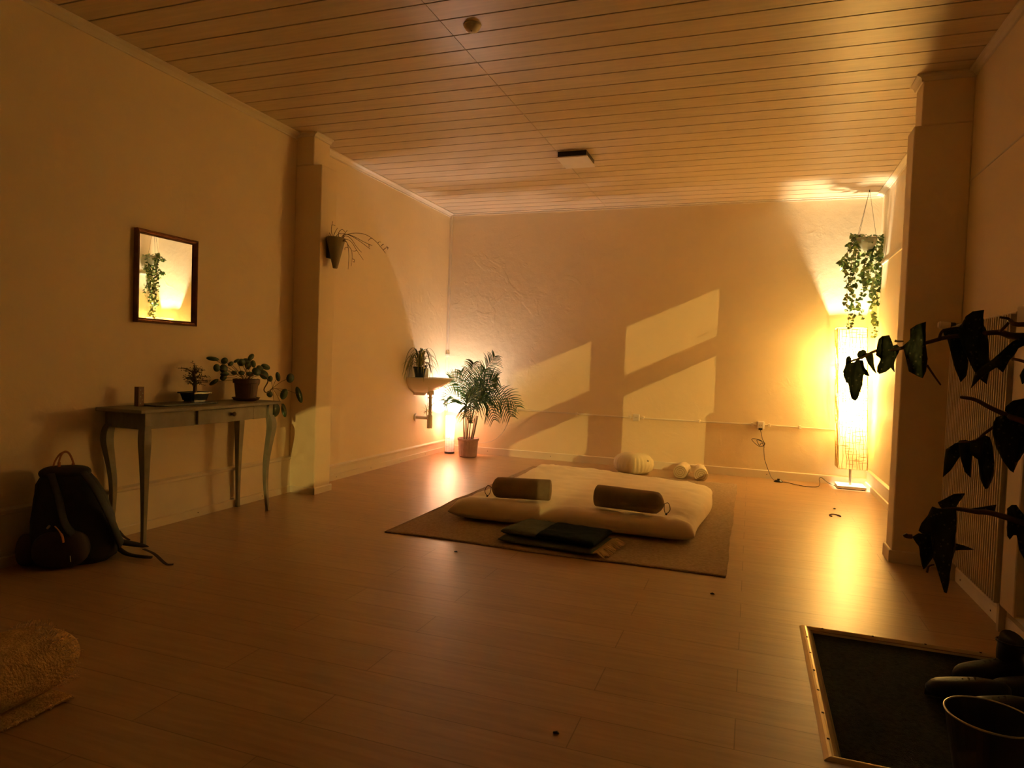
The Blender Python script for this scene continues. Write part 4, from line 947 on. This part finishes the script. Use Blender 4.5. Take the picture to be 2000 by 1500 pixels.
LV = [
 (k4, 2.20, [(500, 560), (490, 690), (440, 800), (445, 880), (490, 1000), (530, 1020), (560, 1180), (600, 1300), (655, 1335), (700, 1290), (760, 1140), (790, 1050), (780, 980), (815, 860), (880, 885), (915, 885), (880, 800), (820, 720), (795, 600), (700, 580), (640, 640), (580, 640), (590, 560), (560, 515), (520, 525)]),
 (k4, 2.18, [(695, 490), (720, 440), (790, 403), (840, 415), (855, 450), (830, 520), (790, 580), (720, 560), (700, 530)]),
 (k4, 2.17, [(850, 460), (980, 470), (985, 600), (1000, 700), (1045, 845), (980, 780), (900, 660), (850, 540)]),
 (k4, 2.15, [(1080, 260), (1090, 210), (1150, 160), (1280, 140), (1300, 190), (1340, 280), (1350, 330), (1420, 305), (1480, 370), (1400, 540), (1365, 600), (1355, 690), (1375, 815), (1330, 760), (1310, 730), (1220, 810), (1100, 850), (1060, 810), (1065, 720), (1130, 590), (1125, 560), (1040, 500), (1050, 400), (1110, 370), (1090, 310)]),
 (k6, 2.12, [(395, 280), (430, 250), (430, 200), (460, 180), (505, 165), (500, 210), (500, 270), (513, 340), (505, 400), (490, 432), (460, 420), (430, 385), (423, 400), (410, 340)]),
 (k1, 2.10, [(460, 620), (640, 600), (700, 610), (760, 800), (830, 1080), (800, 1300), (720, 1400), (640, 1200), (590, 1020), (530, 780), (480, 700)]),
 (k1, 2.05, [(750, 540), (800, 430), (900, 360), (1060, 340), (1030, 460), (1050, 560), (1095, 650), (1130, 800), (1140, 1000), (1140, 1200), (1100, 1430), (1010, 1360), (950, 1280), (850, 1100), (760, 900), (690, 700), (700, 600), (750, 590)]),
 (k1, 1.98, [(870, 1490), (930, 1270), (1080, 1140), (1150, 1100), (1380, 970), (1480, 800), (1580, 760), (1700, 700), (1700, 830), (1560, 900), (1500, 1000), (1430, 1080), (1340, 1260), (1330, 1130), (1110, 1270), (1000, 1360)]),
 (k1, 1.95, [(1590, 1300), (1640, 1200), (1720, 1150), (1720, 1380), (1620, 1430)]),
 (k2, 2.00, [(500, 650), (540, 590), (640, 570), (700, 600), (875, 420), (960, 440), (940, 900), (875, 1000), (820, 1100), (750, 1170), (745, 1270), (700, 1240), (620, 1130), (540, 960), (490, 780)]),
 (k2, 2.03, [(650, 460), (740, 390), (875, 365), (930, 400), (875, 430), (760, 520), (700, 560), (640, 510)]),
 (k2, 2.06, [(300, 860), (380, 810), (450, 840), (490, 950), (515, 1150), (500, 1300), (430, 1460), (400, 1470), (350, 1350), (310, 1110), (240, 1060), (215, 1010), (230, 880)]),
 (k2, 2.08, [(80, 880), (160, 870), (230, 900), (240, 1060), (215, 1170), (220, 1330), (150, 1260), (100, 1100), (80, 1000)]),
 (k6, 2.10, [(590, 830), (600, 770), (640, 740), (690, 725), (665, 800), (620, 870), (585, 900)]),
 (k3, 2.06, [(400, 285), (500, 230), (570, 190), (690, 185), (650, 250), (600, 310), (590, 350), (540, 370), (440, 350), (430, 310)]),
 (k3, 2.02, [(340, 330), (390, 350), (590, 360), (605, 500), (600, 600), (575, 680), (580, 800), (550, 900), (520, 1130), (490, 1270), (465, 1260), (400, 1040), (355, 900), (350, 790), (320, 640), (230, 620), (190, 590), (220, 510), (290, 430)]),
 (k3, 2.05, [(120, 660), (190, 620), (320, 640), (350, 790), (340, 880), (270, 980), (240, 1010), (210, 850), (190, 760)]),
 (k3, 2.09, [(560, 720), (680, 750), (790, 795), (580, 805)]),
 (k3, 2.04, [(600, 350), (700, 360), (1030, 310), (1010, 385), (850, 380), (650, 385)]),
 (k3, 1.97, [(1150, 350), (1200, 310), (1250, 310), (1330, 420), (1390, 500), (1390, 950), (1333, 900), (1280, 800), (1260, 640), (1220, 640), (1180, 690), (1150, 650), (1200, 500)]),
]
for ki, (fn, yd, poly) in enumerate(LV):
    pts = [at(*fn(*q), 1, yd) for q in poly]
    me = bpy.data.meshes.new('leaf'); bm = bmesh.new()
    vv = [bm.verts.new(p) for p in pts]; bm.faces.new(vv); bmesh.ops.triangulate(bm, faces=bm.faces[:])
    bmesh.ops.subdivide_edges(bm, edges=bm.edges[:], cuts=2, use_grid_fill=True)
    c = sum(pts, Vector()) / len(pts)
    for v in bm.verts:
        dx = v.co.x - c.x; dz = v.co.z - c.z; sh_ = abs(dx) * .55 + .012 * math.sin(dz * 60 + ki) + dz * .12
        # slide along the sight line so the leaf cups and tilts but keeps its outline
        d = (v.co - EYE).normalized(); v.co += d * sh_ * .8
    bmesh.ops.recalc_face_normals(bm, faces=bm.faces[:])
    bm.to_mesh(me); bm.free(); me.materials.append(M['begonia'])
    for p in me.polygons: p.use_smooth = True
    o = bpy.data.objects.new('leaf', me); C.objects.link(o); o.parent = t; o.matrix_parent_inverse = Matrix.Translation(-t.location)
    q = o.modifiers.new('thickness', 'SOLIDIFY'); q.thickness = .0018
A1 = lambda fn, x, y, yd: at(*fn(x, y), 1, yd)
br = MB()
def brn(pts, r): P = spline(pts, 5); br.tube(P, [r[0] + (r[1] - r[0]) * i / (len(P) - 1) for i in range(len(P))], 8)
J = Vector((.80, 1.93, 1.27)); ST = POT + Vector((-.02, 0, .24))
brn([ST, ST + Vector((-.02, .06, .5)), Vector((.88, 1.84, 1.05)), J], (.016, .010))
brn([J, A1(k1, 1650, 730, 2.0), A1(k1, 1300, 670, 2.04), A1(k1, 1100, 680, 2.06)], (.011, .006))
brn([A1(k1, 1100, 680, 2.06), A1(k1, 700, 720, 2.09), A1(k1, 480, 750, 2.12), A1(k1, 220, 820, 2.13), A1(k6, 390, 290, 2.14), A1(k4, 1350, 400, 2.15), A1(k4, 1050, 420, 2.16), A1(k4, 800, 540, 2.17), A1(k4, 560, 620, 2.19)], (.0065, .003))
brn([A1(k1, 700, 600, 2.1), A1(k1, 470, 640, 2.1), A1(k1, 410, 750, 2.12)], (.003, .004))
brn([A1(k1, 1300, 660, 2.03), A1(k1, 1440, 490, 2.0), A1(k1, 1290, 445, 2.0)], (.004, .003)); brn([A1(k1, 1440, 490, 2.0), A1(k1, 1700, 550, 1.95), J + Vector((.02, 0, .05))], (.005, .007))
brn([A1(k1, 230, 1150, 2.12), A1(k1, 330, 1300, 2.13), A1(k1, 430, 1440, 2.14)], (.003, .002))
brn([A1(k4, 1390, 240, 2.14), A1(k4, 1430, 250, 2.14), A1(k4, 1540, 250, 2.13)], (.004, .002))
brn([A1(k1, 1480, 1070, 1.98), A1(k1, 1700, 1110, 1.95), Vector((.82, 1.90, 1.12))], (.003, .005))
J2 = Vector((.83, 1.86, .98))
brn([Vector((.88, 1.84, 1.0)), J2, A1(k2, 860, 640, 1.98), A1(k2, 690, 580, 2.01), A1(k2, 450, 470, 2.04), A1(k2, 280, 380, 2.06), A1(k2, 100, 345, 2.08)], (.009, .0045))
brn([A1(k2, 690, 600, 2.01), A1(k2, 520, 700, 2.04), A1(k2, 380, 800, 2.06), A1(k2, 270, 880, 2.08), A1(k2, 90, 900, 2.09)], (.005, .002))
J3 = Vector((.86, 1.80, .74))
brn([ST + Vector((-.03, .08, .4)), J3, A1(k3, 1180, 460, 1.98), A1(k3, 800, 385, 2.02), A1(k3, 600, 355, 2.05), A1(k3, 400, 370, 2.06)], (.010, .004))
brn([A1(k3, 120, 655, 2.05), A1(k3, 60, 650, 2.05), A1(k3, 40, 630, 2.05)], (.006, .006))
brn([A1(k3, 360, 960, 2.03), A1(k3, 300, 980, 2.03), A1(k3, 280, 1045, 2.03)], (.002, .003))
br.build('stems', M['stem'], t, smooth=True)

# ------------------------------------------------------------------ backpack
BC = Vector((-3.385, 2.60, 0)); ang = math.radians(48); wd = Vector((math.cos(ang), math.sin(ang), 0)); dp = Vector((math.sin(ang), -math.cos(ang), 0))
t = thing('backpack', 'large black hiking backpack leaning on the left wall beside the console table', 'backpack', BC)
secs = [(0.0, .155, .105, 0, 0), (.03, .195, .130, 0, 0), (.12, .20, .135, 0, 0), (.24, .185, .125, -.005, 0), (.34, .165, .11, -.015, -.01), (.42, .140, .095, -.030, -.02), (.475, .105, .075, -.045, -.03), (.495, .07, .05, -.045, -.035)]
n = 36; vs = []
for z, a_, b_, ow, od in secs:
    for k in range(n):
        q = 2 * PI * k / n; cx, sx_ = math.cos(q), math.sin(q); e = .7
        px_ = math.copysign(abs(cx) ** e, cx); py_ = math.copysign(abs(sx_) ** e, sx_)
        wv = 1 + .03 * math.sin(q * 7 + z * 30) + .02 * math.sin(q * 3 + z * 55)
        vs.append(BC + wd * (px_ * a_ * wv + ow) + dp * (py_ * b_ * wv + od) + Vector((0, 0, z)))
for v in vs: v.x = max(v.x, XL + .030)
MB().add(vs, [(i * n + k, i * n + (k + 1) % n, (i + 1) * n + (k + 1) % n, (i + 1) * n + k) for i in range(len(secs) - 1) for k in range(n)] + [tuple(range(n - 1, -1, -1)), tuple(range((len(secs) - 1) * n, len(secs) * n))]).build('pack_body', M['pack'], t, smooth=True)
def bp_(a_, b_, z): 
    v = BC + wd * a_ + dp * b_ + Vector((0, 0, z)); v.x = max(v.x, XL + .02); return v
q5 = lambda cx, cy, ax, v: at(20 + cx / 5.556, 860 + cy / 5.556, ax, v)
# lid, pockets
def blob(c, rx, ry, rz, m, name, nn=18):
    vs = []; st_ = 10
    for i in range(st_ + 1):
        ph = -PI / 2 + PI * i / st_
        for k in range(nn):
            a_ = 2 * PI * k / nn; ca, sa = math.cos(a_), math.sin(a_); e = .65
            r_ = math.cos(ph) ** .6 if math.cos(ph) > 0 else 0
            vs.append(Vector(c) + wd * rx * r_ * math.copysign(abs(ca) ** e, ca) + dp * ry * r_ * math.copysign(abs(sa) ** e, sa) + Vector((0, 0, rz * math.sin(ph))))
    for v in vs: v.x = max(v.x, XL + .028); v.z = max(v.z, .002)
    return MB().add(vs, [(i * nn + k, i * nn + (k + 1) % nn, (i + 1) * nn + (k + 1) % nn, (i + 1) * nn + k) for i in range(st_) for k in range(nn)]).build(name, m, t, smooth=True)
blob(bp_(-.045, -.02, .475), .120, .075, .035, M['pack'], 'lid')
blob(bp_(-.045, .125, .10), .13, .06, .095, M['pack_brown'], 'front_pocket')
blob(bp_(-.20, .04, .09), .05, .06, .08, M['pack_brown'], 'side_pocket')
hd = MB()
P1 = [q5(x, y, 0, -3.43) for x, y in ((530, 320), (530, 230), (560, 150), (600, 122), (645, 150), (680, 230), (692, 320))]
P2 = [q5(x, y, 0, -3.47) for x, y in ((460, 320), (485, 230), (540, 150), (600, 125))]
for P in (P1, P2): hd.tube(spline(P, 6), .0055, 8, flat=.5)
hd.tube([P1[0], P1[0].lerp(P1[1], .9)], .009, 8, flat=.5); hd.tube([P1[-1], P1[-1].lerp(P1[-2], .8)], .009, 8, flat=.5)
o = hd.build('carry_handle', M['orange'], t); o['label'] = 'rust coloured carry loop'
stp = MB()
stp.tube(spline([bp_(.04, .07, .485), bp_(.10, .11, .40), bp_(.16, .12, .27), bp_(.20, .10, .15), bp_(.22, .06, .08)], 6), [.028] * 25, 10, flat=.35)
stp.tube(spline([bp_(-.10, .08, .485), bp_(-.06, .13, .36), bp_(-.03, .16, .24), bp_(.02, .15, .16)], 6), [.022] * 19, 10, flat=.35)
stp.build('shoulder_strap', M['pack'], t, smooth=True)
hb = MB()
pts = [q5(950, 1040, 2, .06), q5(1120, 1090, 2, .05), q5(1300, 1120, 2, .045), q5(1500, 1155, 2, .03)]
hb.tube(spline(pts, 6), [.045, .046, .046, .045, .045, .044, .044, .042, .040, .040, .038, .036, .034, .032, .030, .026, .020, .013, .006], 12, flat=.28)
hb.build('hip_belt', M['pack'], t, smooth=True)
hb = MB(); pts = [q5(1170, 1170, 2, .02), q5(1260, 1230, 2, .018), q5(1400, 1260, 2, .018), q5(1530, 1270, 2, .018)]
hb.tube(spline(pts, 6), [.016] * 16 + [.014] * 3, 10, flat=.5)
hb.build('belt_buckle', M['pack'], t, smooth=True)
wb = MB(); wb.tube(spline([q5(1450, 1180, 2, .02), q5(1560, 1230, 2, .025), q5(1650, 1310, 2, .012), q5(1700, 1345, 2, .005), q5(1770, 1345, 2, .004)], 6), .010, 8, flat=.22)
wb.tube(spline([q5(1180, 980, 2, .06), q5(1230, 1040, 2, .055), q5(1290, 1080, 2, .05)], 5), .008, 8, flat=.4)
wb.build('webbing', M['pack_brown'], t)
wb = MB(); wb.tube(spline([bp_(-.07, .185, .235), bp_(-.05, .19, .21), bp_(-.035, .195, .18), bp_(-.03, .20, .15)], 5), [.007] * 8 + [.012] * 8, 8, flat=.3)
o = wb.build('buckle_strap', M['orange'], t); o['label'] = 'rust coloured strap end'
MB().tube([bp_(-.10, .185, .225), bp_(-.09, .19, .24)], .006, 8).build('clip', M['steel'], t)
MB().tube(spline([bp_(.0, .205, .08), bp_(.003, .207, .05)], 3), .002, 6).build('zip_pull', M['steel'], t)

# ------------------------------------------------------------------ rolled wool blanket, bottom left
t = thing('rolled_wool_mat', 'thick ochre wool roll with a frayed edge lying at the bottom left', 'rolled mat', (-2.2, 1.25, 0))
mb = MB(); n = 40; RC = Vector((-2.205, 0, .108)); st_ = []
for y_, f in ((.55, .98), (.8, 1), (1.1, 1.02), (1.38, 1.02), (1.53, 1.0), (1.59, .93), (1.612, .8), (1.62, .55)):
    for k in range(n):
        a_ = 2 * PI * k / n; q = 1 + .02 * math.sin(a_ * 3 + y_ * 9)
        st_.append((RC.x + math.cos(a_) * .165 * f * q, y_ + .02 * math.sin(a_ * 2), max(.006, RC.z + math.sin(a_) * .104 * f * q)))
mb.add(st_, [(i * n + k, i * n + (k + 1) % n, (i + 1) * n + (k + 1) % n, (i + 1) * n + k) for i in range(7) for k in range(n)] + [tuple(range(n - 1, -1, -1)), tuple(range(7 * n, 8 * n))])
mb.build('roll', M['jute'], t, smooth=True)
MB().box((-2.16, .55, .003), (-2.038, 1.57, .014)).build('loose_edge', M['jute'], t, bevel=.004)
fz = MB()
for k in range(260):
    a_ = U(-.6, 2.6); b = Vector((RC.x + math.cos(a_) * .163, 1.57 + U(-.04, .03), RC.z + math.sin(a_) * .103)); d = Vector((math.cos(a_) * U(.2, 1), U(-.2, 1), math.sin(a_) * U(.2, 1))) * U(.008, .018)
    fz.tube([b, b + d * .6 + Vector((U(-.004, .004), 0, U(-.004, .004))), b + d], .0011, 4)
for k in range(120):
    y_ = U(.8, 1.57); b = Vector((-2.039, y_, .009)); fz.tube([b, b + Vector((U(.004, .014), U(-.008, .008), U(-.004, .004)))], .0012, 4)
o = fz.build('frayed_edge', M['fringe'], t); o['kind'] = 'stuff'

# ------------------------------------------------------------------ footwear and bucket on the mat
def shoe(name, lab, loc, rot, L_=.27, shaft=0.0, grp=None, cat='shoe', lean=0):
    t = thing(name, lab, cat, (loc[0], loc[1], -.012), grp); o3 = Vector((loc[0], loc[1], -.011))
    fx = Vector((math.cos(rot), math.sin(rot), 0)); fy = Vector((-fx.y, fx.x, 0)); n = 22
    def foot(s, grow=0): # s 0 heel .. 1 toe -> half width
        return (.034 + .012 * math.sin(PI * min(1, s * 1.1)) + .010 * math.exp(-((s - .68) / .2) ** 2)) * (1 if s < .82 else max(.05, (1 - ((s - .82) / .18) ** 2)) ** .5) + grow
    def ring(z, g, s0=0, s1=1):
        P = []
        for k in range(n):
            f = k / (n - 1); s = s0 + (s1 - s0) * f; P.append(o3 + fx * (s * L_ - L_ / 2) + fy * foot(s, g) * math.sin(PI * min(1, max(0.0, f * 6) / 2 if f < .33 else 1)) + Vector((0, 0, z)))
        for k in range(n - 2, 0, -1):
            f = k / (n - 1); s = s0 + (s1 - s0) * f; P.append(o3 + fx * (s * L_ - L_ / 2) - fy * foot(s, g) * math.sin(PI * min(1, max(0.0, f * 6) / 2 if f < .33 else 1)) + Vector((0, 0, z)))
        return P
    m = len(ring(0, 0)); sole = ring(0, .003) + ring(.022, .004)
    MB().add(sole, [(k, (k + 1) % m, (k + 1) % m + m, k + m) for k in range(m)] + [tuple(range(m - 1, -1, -1)), tuple(range(m, 2 * m))]).build('sole', M['plastic_black'], t)
    # upper as cross-sections along the foot
    vs = []; ns_ = 16; nk = 14
    for i in range(ns_ + 1):
        s = .01 + .975 * i / ns_; hh = (.075 if s < .35 else .075 - .035 * (s - .35) / .6) * (1 if s < .85 else max(.25, 1 - ((s - .85) / .16) ** 2) ** .5) * (1 if s > .06 else .8)
        for k in range(nk):
            a_ = PI * k / (nk - 1); p = o3 + fx * (s * L_ - L_ / 2) + fy * foot(s) * math.copysign(abs(math.cos(a_)) ** .7, math.cos(a_)) * (1 if s > .08 else .75) + Vector((0, 0, .02 + hh * max(0.0, math.sin(a_)) ** .8)); vs.append(p)
    up = MB().add(vs, [(i * nk + k, i * nk + k + 1, (i + 1) * nk + k + 1, (i + 1) * nk + k) for i in range(ns_) for k in range(nk - 1)] + [tuple(range(nk)), tuple(range(ns_ * nk, ns_ * nk + nk))])
    up.build('upper', M['boot'], t, smooth=True)
    if shaft:
        c = o3 + fx * (-L_ * .30); P = []; R_ = []
        for z, r_, dx in ((.05, .052, 0), (.10, .050, 0), (.15, .050, lean * .3), (shaft, .054, lean)): P.append(c + fx * dx + fy * .012 * math.sin(z * 40) + Vector((0, 0, z))); R_.append(r_)
        MB().tube(spline(P, 4), [.051] * 12 + [.054], 18, cap=True, flat=.85).build('shaft', M['boot'], t, smooth=True)
        MB().tube([P[-1] + Vector((0.0535 * math.cos(a_ / 10 * PI), .046 * math.sin(a_ / 10 * PI), 0)) for a_ in range(21)], .004, 6).build('collar', M['boot'], t)
    lc = MB()
    for k in range(4):
        s = .42 + k * .07; p = o3 + fx * (s * L_ - L_ / 2); lc.tube([p + fy * .028 + Vector((0, 0, .080 - k * .004)), p + Vector((0, 0, .095 - k * .006)), p - fy * .028 + Vector((0, 0, .080 - k * .004))], .0028, 6)
    lc.build('laces', M['slate'], t)
shoe('boot', 'black leather ankle boot standing at the back of the mat', (.90, 3.00), PI * 1.10, .27, .165, 'black footwear on the mat', 'boot')
shoe('boot', 'black leather ankle boot nearest the right wall', (1.00, 2.895), PI * 1.02, .27, .14, 'black footwear on the mat', 'boot')
shoe('shoe', 'low black shoe with a shiny toe, leftmost on the mat', (.775, 2.79), PI * .98, .26, 0, 'black footwear on the mat')
shoe('shoe', 'low black shoe on the mat next to the bucket, toe pointing left', (.83, 2.665), PI * 1.04, .26, 0, 'black footwear on the mat')
KB = Vector((.690, 2.263, -.011)); KH = .192
t = thing('metal_bucket', 'dark open metal bucket standing on the mat at the bottom right', 'bucket', KB)
MB().lathe([(0, 0), (.078, 0), (.082, .004), (.1125, KH - .004), (.1125, KH), (.110, KH), (.079, .010), (0, .010)], tuple(KB), 44).build('bucket_body', M['zinc'], t, smooth=False)
MB().tube([KB + Vector((.1135 * math.cos(2 * PI * k / 48), .1135 * math.sin(2 * PI * k / 48), KH)) for k in range(49)], .0030, 8, cap=False).build('rim', M['steel'], t)
fe = MB(); fb = KB + Vector((.03, -.02, .09))
fe.tube(spline([KB + Vector((.07, -.03, .02)), fb + Vector((.03, 0, -.02)), fb], 5), .0018, 6)
for k in range(9): fe.tube([fb, fb + Vector((U(-.03, .01), U(-.02, .02), U(.0, .03)))], .0018, 5)
o = fe.build('dry_sprig', M['fringe']); tag(o, 'pale dry sprig standing inside the metal bucket', 'sprig')

# hair clip and crumbs on the floor
o = MB().tube(spline([(.655, 5.90, .004), (.64, 5.95, .004), (.67, 5.985, .006), (.715, 5.975, .004), (.72, 5.93, .004), (.69, 5.93, .012)], 5), .0045, 6).build('hair_clip', M['box_red'])
tag(o, 'small brown wire hair clip on the floor in front of the paper lamp', 'hair clip')
for i, (x, y, lab) in enumerate(((-1.627, 3.657, 'tiny dark crumb on the floor in front of the rug'), (-.149, 3.555, 'tiny dark crumb on the floor at the rug corner nearest the mat'), (-.532, 1.993, 'tiny dark crumb on the floor at the bottom centre'), (.70, 6.25, 'tiny crumb on the floor near the hair clip'))):
    o = MB().tube([(x, y, .003), (x + .012, y + .004, .004), (x + .02, y, .003)], [.003, .0045, .002], 6).build('crumb', M['plastic_black']); tag(o, lab, 'crumb')
